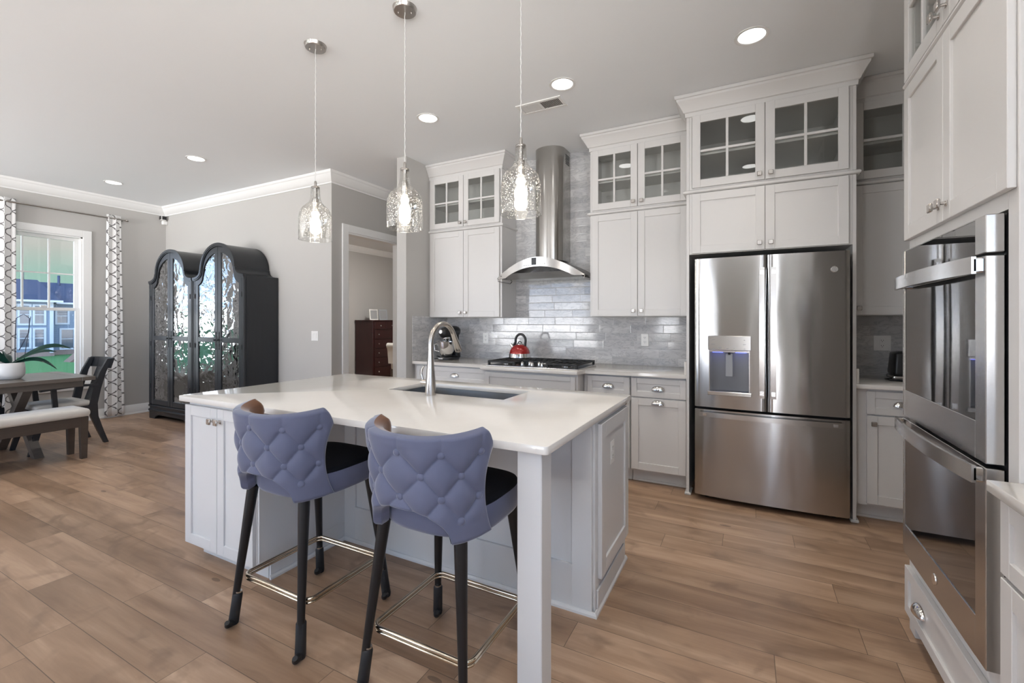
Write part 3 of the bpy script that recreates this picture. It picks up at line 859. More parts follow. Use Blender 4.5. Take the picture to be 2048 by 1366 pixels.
# handles
for x, par in ((.085, ld), (.155, rd)):
    mb = MB(); rows = []
    for i in range(13):
        s = i / 12; z = .795 + .91 * s; y = yfr(x) - .028 - .022 * math.sin(PI * s)
        rows.append([(x - .017, y, z), (x + .017, y, z), (x + .017, y + .012, z), (x - .017, y + .012, z)])
    vs = mb.grid(rows, close_u=True); mb.bm.faces.new(vs[0]); mb.bm.faces.new(vs[-1][::-1])
    for z in (.83, 1.67): mb.box(x - .012, x + .012, yfr(x) - .036, yfr(x) + .004, z - .015, z + .015)
    mb.build('handle', 'steelp', par, 40)
mb = MB(); rows = []
for i in range(25):
    s = i / 24; x = fx0 + .032 + (fx1 - fx0 - .07) * s; y = yfr(x) - .026 - .012 * math.sin(PI * s)
    rows.append([(x, y, .632), (x, y, .666), (x, y + .012, .666), (x, y + .012, .632)])
vs = mb.grid(rows, close_u=True); mb.bm.faces.new(vs[0]); mb.bm.faces.new(vs[-1][::-1])
for x in (fx0 + .07, fx1 - .08): mb.box(x - .012, x + .012, yfr(x) - .034, yfr(x) + .006, .64, .658)
mb.build('handle', 'steelp', fd, 40)
# round badge with monogram strokes
by = yfr(.50) - .001
mb = MB(); mb.lathe([(0, -.004), (.019, -.004), (.021, -.002), (.021, .001)], (.505, by, 1.675), 28, 'y'); bd = mb.build('badge', 'steelp', rd, 40)
mb = MB()
mb.tube([(.505 + .017 * math.cos(a), by - .0045, 1.675 + .017 * math.sin(a)) for a in [k * PI / 14 for k in range(29)]], .0009, 6)
mb.tube([(.505 - .011 + .006 * math.cos(a) , by - .0045, 1.676 + .008 * math.sin(a)) for a in [PI * .3 + k * PI / 8 for k in range(12)]] + [(.500, by - .0045, 1.668), (.496, by - .0045, 1.664)], .0009, 6)
mb.tube([(.511 + .006 * math.cos(a), by - .0045, 1.679 + .0045 * math.sin(a)) for a in [PI * .1 + k * PI / 8 for k in range(10)]] + [(.511 + .006 * math.cos(a), by - .0045, 1.671 + .0045 * math.sin(a)) for a in [PI * .6 + k * PI / 8 for k in range(11)]], .0009, 6)
mb.build('monogram', 'chrome', bd)

# ================================================================== RANGE HOOD
hx, hw = -1.757, .452
t = thing('range_hood', 'stainless range hood with arched canopy and tall rounded chimney', 'range hood', (hx, 4.34, 1.75))
mb = MB(); rows = []
prof = [(-.152, 4.348)] + [(-.152 + 0, 4.20)] + [(.152 * math.cos(PI - PI * k / 20), 4.20 - .135 * math.sin(PI * k / 20) ** .9) for k in range(1, 20)] + [(.152, 4.20), (.152, 4.348)]
mb.grid([[(hx + a, b, z) for a, b in prof] for z in (1.93, 2.5, CZ - .001)])
ch = mb.build('chimney', 'hood', t, 40)
mb = MB()
for i in range(6):
    z = 2.90 + i * .017
    mb.box(hx + .1515, hx + .1535, 4.215, 4.315, z, z + .009)
mb.build('vent_slot', 'slot', ch)
def arch(u, z0, h, p=2.0):   # height of an arch over half width hw
    return z0 + h * (1 - abs(u / hw) ** p)
N = 40
us = [-hw + 2 * hw * i / N for i in range(N + 1)]
Yf = lambda u: 3.90 - .055 * (1 - (u / hw) ** 2)               # fascia bows forward
top = [(u, arch(u, 1.757, .180, 1.8)) for u in us]
def botz(u):
    return 1.752 + .095 * max(0, 1 - (u / .345) ** 2) ** .9 if abs(u) < .345 else 1.752 - .0001
bot = [(u, botz(u)) for u in us]
mb = MB(); mb.ring_strip(top, bot, lambda a, b, d: (hx + a, Yf(a) + d, b), 0, .012)
fa = mb.build('fascia', 'steelp', t, 40)
mb = MB(); rows = []
for k in range(9):
    s = k / 8
    rows.append([(hx + u * (1 - .0 * s), Yf(u) + (4.346 - Yf(u)) * s, z - .0) for u, z in top])
vs = mb.grid(rows); 
bmesh.ops.solidify(mb.bm, geom=mb.bm.faces[:], thickness=.008)
mb.build('canopy', 'steelp', t, 40)
mb = MB()
mb.hexa([(hx - .40, 4.02, 1.748), (hx + .40, 4.02, 1.748), (hx + .40, 4.345, 1.748), (hx - .40, 4.345, 1.748)],
        [(hx - .36, 3.92, 1.80), (hx + .36, 3.92, 1.80), (hx + .36, 4.345, 1.80), (hx - .36, 4.345, 1.80)])
mb.build('filter_tray', 'hood', t)
MB().box(hx - .048, hx + .0, Yf(0) - .003, Yf(0) + .002, 1.862, 1.928, .001).build('display', 'black', fa)
for sgn, u0 in ((-1, -.125), (1, .022)):
    for k in range(4):
        u = u0 + k * .021; y = Yf(u)
        MB().lathe([(0, -.003), (.0035, -.003), (.0042, 0)], (hx + u, y, 1.861 if sgn < 0 else 1.868), 10, 'y').build('button', 'black', fa)
mb = MB()
for k in range(9): mb.box(hx - .405 + k * .0055, hx - .402 + k * .0055, Yf(-.40) - .0025, Yf(-.40), 1.771 + k * .0004, 1.777 + k * .0004)
mb.build('name_mark', 'ink', fa)
for s in (-1, 1):
    pts = [(hx + s * (hw - .004), 3.92, 1.752), (hx + s * (hw - .01), 3.91, 1.727), (hx + s * (hw - .08), 4.20, 1.727) if False else (hx + s * (hw - .012), 4.16, 1.722), (hx + s * (hw - .018), 4.19, 1.748)]
    MB().tube(pts, .0045, 8).build('side_rail', 'steelp', t, 50)

# ================================================================== COOKTOP + KETTLE
cx0, cx1, cy0, cy1 = -2.185, -1.275, 3.645, 4.17
t = thing('gas_cooktop', 'black gas cooktop with cast iron grates set into the countertop', 'cooktop', (hx, 3.9, .914))
MB().box(cx0, cx1, cy0, cy1, .9145, .922, .003).build('tray', 'steelp', t)
MB().box(cx0 + .02, cx1 - .02, cy0 + .02, cy1 - .02, .922, .9245).build('burner_pan', 'black', t)
for gx0, gx1, y0 in ((cx0 + .012, cx0 + .30, cy0 + .012), (cx0 + .306, cx1 - .306, cy0 + .16), (cx1 - .30, cx1 - .012, cy0 + .012)):
    mb = MB(); z0, z1 = .948, .964
    y1 = cy1 - .012
    for x in (gx0, gx1 - .014): mb.box(x, x + .014, y0, y1, z0, z1, .002)
    for y in (y0, y1 - .014, (y0 + y1) / 2 - .007): mb.box(gx0 + .014, gx1 - .014, y, y + .014, z0, z1 - .0005, .002)
    n = 5
    for i in range(1, n):
        x = gx0 + (gx1 - gx0) * i / n; mb.box(x - .006, x + .006, y0 + .014, y1 - .014, z0 + .002, z1 - .001, .002)
    for x in (gx0 + .001, gx1 - .021):
        for y in (y0 + .001, y1 - .021): mb.box(x, x + .02, y, y + .02, .9245, z0 + .001, .002)
    mb.build('grate', 'iron', t)
for bx_, by_ in ((cx0 + .155, cy0 + .14), (cx0 + .155, cy0 + .39), (hx + .027, cy0 + .34), (cx1 - .155, cy0 + .14), (cx1 - .155, cy0 + .39)):
    b = MB().lathe([(0, .9245), (.048, .9245), (.046, .934), (.036, .936), (0, .936)], (bx_, by_, 0), 24).build('burner', 'steelp', t, 40)
    MB().lathe([(.036, .9362), (.035, .943), (.03, .945), (0, .945)], (bx_, by_, 0), 24).build('burner_cap', 'iron', b, 40)
for i, (kx, ky) in enumerate(((-.105, .035), (-.05, .085), (0, .035), (.05, .085), (.105, .035))):
    mb = MB(); c = (hx + .02 + kx * .95, cy0 + .035 + ky, 0)
    mb.lathe([(.022, .9246), (.022, .929), (.016, .931), (.0145, .952), (.012, .955), (0, .955)], c, 20)
    mb.box(c[0] - .004, c[0] + .004, c[1] - .014, c[1] + .014, .95, .962, .002)
    mb.build('control_knob', 'chrome', t, 40)
kx, ky, kz = -2.03, 4.05, .9645
t = thing('kettle', 'shiny red tea kettle with black loop handle on the cooktop grate', 'kettle', (kx, ky, kz))
MB().lathe([(0, kz), (.105, kz), (.112, kz + .008), (.111, kz + .02), (.1065, kz + .046)], (kx, ky, 0), 40).build('base', 'chrome', t, 40)
MB().lathe([(.1063, kz + .046), (.101, kz + .070), (.088, kz + .098), (.069, kz + .119), (.047, kz + .132), (.038, kz + .135)], (kx, ky, 0), 40).build('body', 'red', t, 40)
MB().lathe([(.04, kz + .134), (.04, kz + .140), (.03, kz + .146), (.0, kz + .148)], (kx, ky, 0), 32).build('lid', 'chrome', t, 40)
mb = MB(); mb.tube([(kx - .02, ky, kz + .145), (kx - .016, ky, kz + .16), (kx, ky, kz + .166), (kx + .016, ky, kz + .16), (kx + .02, ky, kz + .145)], .005, 10); mb.build('lid_knob', 'black', t, 50)
hp = [(kx + .058 + .0 * k, ky, kz + .10) for k in range(1)] + [(kx + .008 + .056 * math.cos(a), ky, kz + .172 + .066 * math.sin(a)) for a in [-.35 + (PI + .55) * k / 18 for k in range(19)]] + [(kx - .068, ky, kz + .125)]
MB().tube(hp, .0125, 12).build('handle', 'black', t, 50)
MB().tube([(kx - .07, ky, kz + .095), (kx - .09, ky - .006, kz + .125), (kx - .098, ky - .008, kz + .14)], [.02, .016, .014], 14).build('spout', 'chrome', t, 50)

# ================================================================== STAND MIXER
mx_, my_ = -2.905, 4.10
t = thing('stand_mixer', 'black stand mixer with polished steel bowl below the wall cabinet', 'mixer', (mx_, my_, .914), rz=0)
z0 = .9145
mb = MB(); mb.lathe([(0, z0), (.098, z0), (.104, z0 + .006), (.102, z0 + .02), (.085, z0 + .03), (.05, z0 + .034), (0, z0 + .034)], (mx_, my_ - .045, 0), 32, sx=1.0, sy=1.35)
mb.build('base', 'black', t, 40)
mb = MB()
rows = []
for k in range(9):
    s = k / 8; z = z0 + .02 + .245 * s; w = .055 + .006 * math.cos(s * 4); yy = my_ + .085 - .02 * s
    rows.append([(mx_ + w * math.cos(a), yy + .048 * math.sin(a), z) for a in [2 * PI * j / 20 for j in range(20)]])
mb.grid(rows, close_u=True); mb.build('column', 'black', t, 60)
mb = MB(); rows = []
for k in range(17):
    s = k / 16; y = my_ + .15 - .335 * s
    r = .062 * (max(0, 1 - (2 * s - 1) ** 4)) ** .5 + .002
    rows.append([(mx_ + r * .98 * math.cos(a), y, z0 + .30 + .02 * (1 - s) - .012 + r * 1.02 * math.sin(a)) for a in [2 * PI * j / 24 for j in range(24)]])
mb.grid(rows, close_u=True); mb.build('motor_head', 'black', t, 60)
MB().lathe([(0, -.012), (.02, -.012), (.023, -.006), (.023, .01)], (mx_, my_ - .182, z0 + .305), 24, 'y').build('attachment_cap', 'chrome', t, 40)
MB().lathe([(.046, z0 + .247), (.048, z0 + .238), (.046, z0 + .229), (.035, z0 + .225), (.03, z0 + .205), (0, z0 + .204)], (mx_, my_ - .095, 0), 24).build('beater_collar', 'chrome', t, 40)
MB().lathe([(.0, z0 + .04), (.052, z0 + .04), (.06, z0 + .055), (.088, z0 + .10), (.098, z0 + .15), (.102, z0 + .195), (.106, z0 + .198), (.1, z0 + .197), (.095, z0 + .15), (.085, z0 + .10), (.05, z0 + .06), (0, z0 + .055)], (mx_, my_ - .085, 0), 40).build('bowl', 'chrome', t, 40)
MB().tube([(mx_ - .098, my_ - .10, z0 + .175), (mx_ - .135, my_ - .125, z0 + .165), (mx_ - .13, my_ - .12, z0 + .10), (mx_ - .085, my_ - .10, z0 + .085)], .006, 10).build('bowl_handle', 'chrome', t, 50)
mb = MB(); mb.box(mx_ - .03, mx_ + .03, my_ - .195, my_ - .16, z0 + .012, z0 + .03, .004); mb.build('bowl_clamp', 'chrome', t)
MB().tube([(mx_ - .09, my_ - .06, z0 + .02), (mx_ - .12, my_ - .085, z0 + .035), (mx_ - .13, my_ - .09, z0 + .033)], .006, 8).build('speed_lever', 'black', t, 50)
MB().tube([(mx_ - .06, my_ + .1, z0 + .02), (mx_ - .12, my_ + .03, z0 + .006), (mx_ - .16, my_ - .06, z0 + .006), (mx_ - .15, my_ - .10, z0 + .006)], .0045, 8).build('cord', 'black', t, 50)

# ================================================================== TOASTER
tx, ty = 1.055, 4.13
t = thing('toaster', 'black toaster with silver base on the corner countertop', 'toaster', (tx, ty, .914))
MB().box(tx - .155, tx + .155, ty - .10, ty + .10, .9225, .950, .012, 2).build('base', 'steelp', t, 40)
mb = MB(); mb.hexa([(tx - .15, ty - .095, .95), (tx + .15, ty - .095, .95), (tx + .15, ty + .095, .95), (tx - .15, ty + .095, .95)],
                   [(tx - .138, ty - .082, 1.115), (tx + .138, ty - .082, 1.115), (tx + .138, ty + .082, 1.115), (tx - .138, ty + .082, 1.115)])
bmesh.ops.bevel(mb.bm, geom=mb.bm.edges[:], offset=.018, segments=3, affect='EDGES', profile=.5); mb.build('body', 'black', t, 50)
mb = MB(); mb.box(tx - .11, tx + .11, ty - .045, ty - .015, 1.1145, 1.117); mb.box(tx - .11, tx + .11, ty + .015, ty + .045, 1.1145, 1.117); mb.build('slot', 'slot', t)
mb = MB(); [mb.cyl((tx + a, ty + b, .9145), (tx + a, ty + b, .9225), .012) for a in (-.12, .12) for b in (-.07, .07)]; mb.build('foot', 'black', t)
MB().tube([(tx - .12, ty - .02, .93), (tx - .185, ty - .03, .9195), (tx - .17, ty - .10, .9195), (tx - .06, ty - .15, .9195), (tx + .08, ty - .145, .9195)], .0045, 8).build('cord', 'black', t, 50)

# ================================================================== OUTLETS AND SWITCHES
def outlet(label, f, u, z, name='wall_outlet', gang=1, kind='duplex', wd=.07):
    t = thing(name, label, 'outlet' if name == 'wall_outlet' else 'switch', f(u, 0, z))
    w = wd if gang == 1 else .116
    obox(MB(), f, u - w / 2, u + w / 2, .0005, .006, z - .058, z + .058, .003).build('cover_plate', 'white', t)
    if kind == 'duplex':
        for dz in (-.021, .021):
            s = obox(MB(), f, u - .0165, u + .0165, .006, .0075, z + dz - .014, z + dz + .014, .0007).build('socket', 'white', t)
            mb = MB()
            for du in (-.0065, .0065): obox(mb, f, u + du - .0013, u + du + .0013, .0075, .0078, z + dz - .002, z + dz + .008)
            obox(mb, f, u - .0025, u + .0025, .0075, .0078, z + dz - .010, z + dz - .006)
            mb.build('slots', 'slot', s)
    elif kind == 'decora':
        s = obox(MB(), f, u - .0165, u + .0165, .006, .0082, z - .033, z + .033, .001).build('socket', 'white', t)
        mb = MB()
        for dz in (-.02, .02):
            for du in (-.0065, .0065): obox(mb, f, u + du - .0013, u + du + .0013, .0082, .0085, z + dz - .002, z + dz + .006)
            obox(mb, f, u - .0025, u + .0025, .0082, .0085, z + dz - .010, z + dz - .006)
        mb.build('slots', 'slot', s)
    else:
        for k in range(gang):
            du = (k - (gang - 1) / 2) * .046
            g = obox(MB(), f, u + du - .0175, u + du + .0175, .006, .0072, z - .034, z + .034, .001).build('rocker_frame', 'white', t)
            mb = MB(); a = [f(u + du - .0155, .007, z - .031), f(u + du + .0155, .007, z - .031), f(u + du + .0155, .007, z + .031), f(u + du - .0155, .007, z + .031)]
            b = [f(u + du - .0155, .0078, z - .031), f(u + du + .0155, .0078, z - .031), f(u + du + .0155, .0118, z + .031), f(u + du - .0155, .0118, z + .031)]
            mb.hexa(a, b); mb.build('rocker', 'white', g)
    return t
fT = fr('S', YB)
outlet('white outlet on the marble tile between mixer and kettle', fT, -2.606, 1.145)
outlet('white outlet on the marble tile between cooktop and refrigerator', fT, -.861, 1.156)
outlet('white wide outlet plate on the tile above the toaster', fT, .905, 1.165, kind='decora', wd=.105)
outlet('white double switch plate on the dining wall', fr('S', YD), -4.53, 1.16, 'light_switch', 2, 'rocker')
outlet('white outlet on the end panel of the island', fr('E', -.607), 2.235, .678)

# ================================================================== ISLAND
IX0, IX1, IY0, IY1 = -2.845, -.588, 1.378, 2.588
t = thing('kitchen_island', 'white panelled kitchen island with corner post and seating recess', 'island', (-1.7, 2.0, 0))
def obx(name, *b, mat='isl', bev=.0015): return MB().box(*b, bev).build(name, mat, t)
SX0, SX1, SY0, SY1 = -1.965, -1.155, 2.105, 2.455        # sink opening
mb = MB()
mb.box(-2.81, -1.99, 1.985, 2.545, .105, .884); mb.box(-1.13, -.625, 1.985, 2.545, .105, .884)
mb.box(-1.99, -1.13, 1.985, 2.06, .105, .884); mb.box(-1.99, -1.13, 2.50, 2.545, .105, .884); mb.box(-1.99, -1.13, 2.06, 2.50, .105, .60)
mb.box(-2.80, -.64, 2.0, 2.47, 0, .105)
mb.build('body', 'isl', t)
mb = MB(); mb.box(-2.815, -2.20, 1.425, 1.985, .105, .884); mb.box(-2.79, -2.20, 1.485, 1.985, 0, .105); mb.build('end_cabinet', 'isl', t)
f = fr('S', 1.425)
d1 = solid_door(f, -2.825, -2.519, .085, .862, t, -2.548, .795, mat='isl')
d2 = solid_door(f, -2.515, -2.209, .085, .862, t, -2.487, .795, mat='isl')
# knee wall: stiles and recessed panels
f = fr('S', 1.985)
mb = MB()
xs = [-2.20, -1.40, -.625]
for a, b in ((-2.20, -2.10), (-1.47, -1.34), (-.72, -.625)): obox(mb, f, a, b, 0, .014, .0, .884, .001)
for a, b in ((-2.10, -1.47), (-1.34, -.72)):
    obox(mb, f, a, b, 0, .0138, .0, .21, .001); obox(mb, f, a, b, 0, .0138, .79, .884, .001)
mb.build('knee_panel', 'isl', t)
MB().sweep([(-2.20, 1.48), (-2.186, 1.48), (-2.186, 1.971), (-.612, 1.971), (-.612, 2.54)][1:], [(0, 0), (.014, 0), (.013, .01), (.006, .02), (0, .02)]).build('shoe_moulding', 'isl', t)
mb = MB(); f = fr('E', -2.20); obox(mb, f, 1.427, 1.985, 0, .012, .105, .884, .001); obox(mb, f, 1.49, 1.985, 0, .012, 0, .105); mb.build('side_panel', 'isl', t)
# end of the island towards the ovens
f = fr('E', -.625)
mb = MB(); obox(mb, f, 1.985, 2.545, 0, .012, 0, .884, .001); mb.build('side_panel', 'isl', t)
solid_door(fr('E', -.613), 2.025, 2.54, .145, .858, t, name='end_panel', mat='isl', st=.07)
MB().box(-.613, -.604, 2.0, 2.50, .02, .105, .003).build('plinth', 'isl', t)
# back side doors towards the cooktop
f = fr('N', 2.545)
for a, b in ((-2.80, -2.40), (-2.395, -2.0), (-1.99, -1.565), (-1.56, -1.14), (-1.13, -.64)):
    solid_door(f, a, b, .12, .865, t, b - .035 if a > -1.6 else a + .035, .80, mat='isl')
# post
MB().box(-.714, -.620, 1.402, 1.488, 0, .884, .003).build('post', 'isl', t)
# apron under the overhang
MB().box(-2.20, -.694, 1.44, 1.46, .845, .884).build('apron', 'isl', t) if False else None
# countertop with sink cut-out
mb = MB(); z0, z1 = .884, .914
xs, ys = [IX0, SX0, SX1, IX1], [IY0, SY0, SY1, IY1]
V = {(i, j, k): mb.bm.verts.new((xs[i], ys[j], (z0, z1)[k])) for i in range(4) for j in range(4) for k in (0, 1)}
for i in range(3):
    for j in range(3):
        if i == 1 and j == 1: continue
        mb.bm.faces.new([V[p] for p in ((i, j, 1), (i + 1, j, 1), (i + 1, j + 1, 1), (i, j + 1, 1))])
        mb.bm.faces.new([V[p] for p in ((i, j, 0), (i, j + 1, 0), (i + 1, j + 1, 0), (i + 1, j, 0))])
def wall(a, b): mb.bm.faces.new([V[(*a, 0)], V[(*b, 0)], V[(*b, 1)], V[(*a, 1)]])
for i in range(3):
    wall((i, 0), (i + 1, 0)); wall((i + 1, 3), (i, 3)); wall((0, i + 1), (0, i)); wall((3, i), (3, i + 1))
for a, b in (((1, 1), (1, 2)), ((1, 2), (2, 2)), ((2, 2), (2, 1)), ((2, 1), (1, 1))): wall(a, b)
mb.bm.normal_update()
bmesh.ops.recalc_face_normals(mb.bm, faces=mb.bm.faces)
vert = [e for e in mb.bm.edges if abs(e.verts[0].co.z - e.verts[1].co.z) > .01 and e.verts[0].co.x in (xs[0], xs[3]) or
        (abs(e.verts[0].co.z - e.verts[1].co.z) > .01 and abs(e.verts[0].co.x - xs[0]) < 1e-5 or abs(e.verts[0].co.z - e.verts[1].co.z) > .01 and abs(e.verts[0].co.x - xs[3]) < 1e-5)]
vert = [e for e in vert if min(abs(e.verts[0].co.y - ys[0]), abs(e.verts[0].co.y - ys[3])) < 1e-5]
bmesh.ops.bevel(mb.bm, geom=vert, offset=.016, segments=5, affect='EDGES', profile=.5)
sh = [e for e in mb.bm.edges if len(e.link_faces) == 2 and e.calc_face_angle(0) > 1.2]
bmesh.ops.bevel(mb.bm, geom=sh, offset=.0035, segments=2, affect='EDGES', profile=.5)
tag(mb.build('countertop', 'quartz', smooth=35, loc=(-1.7, 2.0, .884)), 'long white quartz countertop of the kitchen island', 'countertop')
# sink
t = thing('sink', 'undermounted stainless sink bowl in the island countertop', 'sink', ((SX0 + SX1) / 2, (SY0 + SY1) / 2, .66))
mb = MB(); a0, a1, b0, b1 = SX0 - .006, SX1 + .006, SY0 - .006, SY1 + .006; th = .0015; zb = .665
mb.box(a0, a1, b0, b0 + .004, zb, .8835); mb.box(a0, a1, b1 - .004, b1, zb, .8835); mb.box(a0, a0 + .004, b0 + .004, b1 - .004, zb, .8835); mb.box(a1 - .004, a1, b0 + .004, b1 - .004, zb, .8835); mb.box(a0, a1, b0, b1, zb - .004, zb)
mb.build('basin', 'sink', t)
MB().lathe([(0, zb + .002), (.03, zb + .002), (.045, zb + .0045), (.047, zb + .0005)], ((SX0 + SX1) / 2, 2.33, 0), 28).build('drain', 'chrome', t, 40)
# faucet
fx_, fy_ = -1.589, 2.045
t = thing('faucet', 'brushed gooseneck pull-down faucet on the island countertop', 'faucet', (fx_, fy_, .914))
MB().lathe([(0, .9145), (.030, .9145), (.0305, .920), (.030, .95), (.027, 1.0), (.022, 1.06), (.0185, 1.11), (.0165, 1.14), (.0155, 1.165)], (fx_, fy_, 0), 32).build('body', 'nickel', t, 40)
R_ = .118
arc = [(fx_, fy_, 1.16), (fx_, fy_, 1.195)] + [(fx_, fy_ + R_ - R_ * math.cos(a), 1.198 + R_ * math.sin(a)) for a in [2.62 * k / 22 for k in range(1, 23)]]
MB().tube(arc, .0152, 18, False).build('neck', 'nickel', t, 60)
la = 2.62; ex = Vector(arc[-1]); dr = Vector((0, math.sin(la), math.cos(la))).normalized()
MB().tube([tuple(ex + dr * q) for q in (-.004, .02, .06, .10, .122, .126)], [.0155, .0165, .019, .0225, .0235, .021], 20).build('spray_head', 'nickel', t, 50)
mb = MB(); mb.cyl((fx_, fy_, .985), (fx_ - .062, fy_, .985), .0165, .0155, 20); mb.build('handle_hub', 'nickel', t, 40)
MB().tube([(fx_ - .052, fy_, .99), (fx_ - .058, fy_, 1.01), (fx_ - .066, fy_, 1.035), (fx_ - .060, fy_, 1.06), (fx_ - .046, fy_, 1.078)], [.006, .006, .0065, .006, .0045], 10).build('handle_lever', 'nickel', t, 50)

# ================================================================== BAR STOOLS
def make_stool():
    t = thing('bar_stool', 'x', 'bar stool', (0, 0, 0), 'bar stools at the island')
    feet = ((-.222, -.232), (.218, -.232), (-.230, .228), (.232, .232))
    tops = ((-.168, -.178), (.170, -.178), (-.180, .17), (.180, .17))
    for (a, b), (c, d) in zip(feet, tops):
        g = MB().tube([(a, b, .06), (a + (c - a) * .5, b + (d - b) * .5, .33), (c, d, .60)], [.0135, .018, .0235], 18).build('leg', 'legm', t, 60)
        ux, uy = c - a, d - b; s = .125 / .60
        s_ = 1 if a > 0 else -1
        mb = MB(); mb.tube([(a, b, 0.0), (a, b, .012), (a + ux * s * .5, b + uy * s * .5, .07), (a + ux * s, b + uy * s, .128), (a + ux * s, b + uy * s, .134)], [.019, .021, .0205, .020, .017], 16)
        mb.build('rubber_boot', 'boot', g, 60)
        mb = MB(); mb.tube([(a, b, .016), (a + .012, b - .022, .016), (a + .022, b - .038, .022), (a + .028, b - .045, .036)], [.0155, .0155, .014, .010], 12); mb.build('boot_toe', 'boot', g, 60)
        MB().tube([(a + ux * .225, b + uy * .225, .136), (a + ux * .235, b + uy * .235, .142)], .0155, 14).build('ferrule', 'nickel', g, 60)
    for z, r in ((.200, .0075), (.184, .0055)):
        x0, x1, y0, y1, rc = -.215, .212, -.192, .212, .035
        pts = []
        for cx_, cy_, a0 in ((x1 - rc, y1 - rc, 0), (x0 + rc, y1 - rc, PI / 2), (x0 + rc, y0 + rc, PI), (x1 - rc, y0 + rc, 1.5 * PI)):
            for k in range(7): pts.append((cx_ + rc * math.cos(a0 + k * PI / 12), cy_ + rc * math.sin(a0 + k * PI / 12), z))
        MB().tube(pts, r, 10, closed=True).build('footrest', 'brass', t, 60)
    # seat base with rounded plan, upholstered side
    def plan(k, n, grow=0, sh=0):
        a = 2 * PI * k / n; c, s = math.cos(a), math.sin(a); p = .55 if s > 0 else .72
        return ((.226 + grow) * math.copysign(abs(c) ** p, c), sh + .012 + ((.246 if s > 0 else .213) + grow) * math.copysign(abs(s) ** p, s))
    n = 64
    def band(levels): return [[(*plan(k, n, g), z) for k in range(n)] for g, z in levels]
    mb = MB(); vs = mb.grid(band([(-.05, .585), (-.022, .588), (-.006, .596), (0, .61), (.003, .64), (.002, .668), (-.004, .685)]), close_u=True)
    mb.bm.faces.new(vs[0][::-1]); mb.bm.faces.new(vs[-1]); mb.build('seat', 'velvet', t, 60)
    mb = MB(); vs = mb.grid(band([(-.005, .683), (-.003, .690), (-.008, .698), (-.025, .705), (-.07, .709), (-.14, .711)]), close_u=True)
    mb.bm.faces.new(vs[-1]); mb.bm.faces.new(vs[0][::-1]); mb.build('seat_pad', 'seatpad', t, 60)
    # wing back with deep buttoning
    NU, NV, TH = 150, 64, math.radians(104)
    A, B, Y0 = .246, .262, -.028
    def P(tt, v, inset=0.0, h=0.0):
        """tt -1..1 around, v 0..1 up"""
        m = .80 - .38 * v + .35 * v * v
        edge = abs(tt)
        th = tt * TH * m
        zt = .980 - .024 * (1 - edge ** 2) - .09 * max(0, (edge - .86) / .14) ** 2.2
        ar = max(0, 1 - (tt / .50) ** 2)
        zb = .592 + .112 * ar ** .55 + .008 * max(0, (edge - .6) / .4)
        z = zb + (zt - zb) * v
        q = (z - .59) / .38
        sc = .93 + .10 * q
        c, s = math.cos(th), math.sin(th)
        r = Vector((math.copysign(abs(s) ** .84, s) * A * sc, Y0 - math.copysign(abs(c) ** .84, c) * B * sc, z))
        nrm = Vector((s / A, -c / B, 0)).normalized()
        return r + nrm * (h - inset), th, z
    p_, q_, zr = .150, .150, .900
    def puff(th, z, edge, v):
        u = th * .262
        a = u / p_ + (z - zr) / q_; b = u / p_ - (z - zr) / q_
        fa_ = abs(math.sin(PI * a)); fb_ = abs(math.sin(PI * b))
        g = (fa_ * fb_) ** .45
        crease = min(fa_, fb_) ** .5
        up = min(1, max(0, (.925 - z) / .03)); lo = min(1, max(0, (z - .66) / .04)); sd = min(1, max(0, (.97 - edge) / .1))
        k = lo * sd
        below = min(1, max(0, (.925 - z) / .05))
        # above the top row only the vertical pull lines run to the rim
        vl = abs(math.sin(PI * u / p_)) ** .35
        hh = g * .020 * below + (1 - below) * (.010 + .010 * vl)
        return hh * k + (1 - k) * .014
    rows = []
    for j in range(NV + 1):
        v = j / NV; row = []
        for i in range(NU + 1):
            tt = -1 + 2 * i / NU
            _, th, z = P(tt, v)
            e1 = min(1, (1 - abs(tt)) / .05, v / .05, (1 - v) / .04); e1 = max(0, e1); rnd = (1 - (1 - e1) ** 2) ** .5
            row.append(tuple(P(tt, v, 0, puff(th, z, abs(tt), v) * rnd - .014 * (1 - rnd))[0]))
        rows.append(row)
    mb = MB(); mb.grid(rows)
    o = mb.build('backrest', 'velvet', t, 80)
    for nm, mt_, j0, j1 in (('inner_back', 'velvet', 0, 9), ('back_lining', 'lining', 9, 24)):
        rows = []
        for j in range(j0, j1 + 1):
            v = j / 24; row = []
            for i in range(61):
                tt = -1 + 2 * i / 60
                e1 = max(0, min(1, (1 - abs(tt)) / .07, v / .08, (1 - v) / .05)); rnd = (1 - (1 - e1) ** 2) ** .5
                row.append(tuple(P(tt, v, .014 + .030 * rnd)[0]))
            rows.append(row)
        MB_ = MB(); MB_.grid(rows); MB_.build(nm, mt_, t, 80)
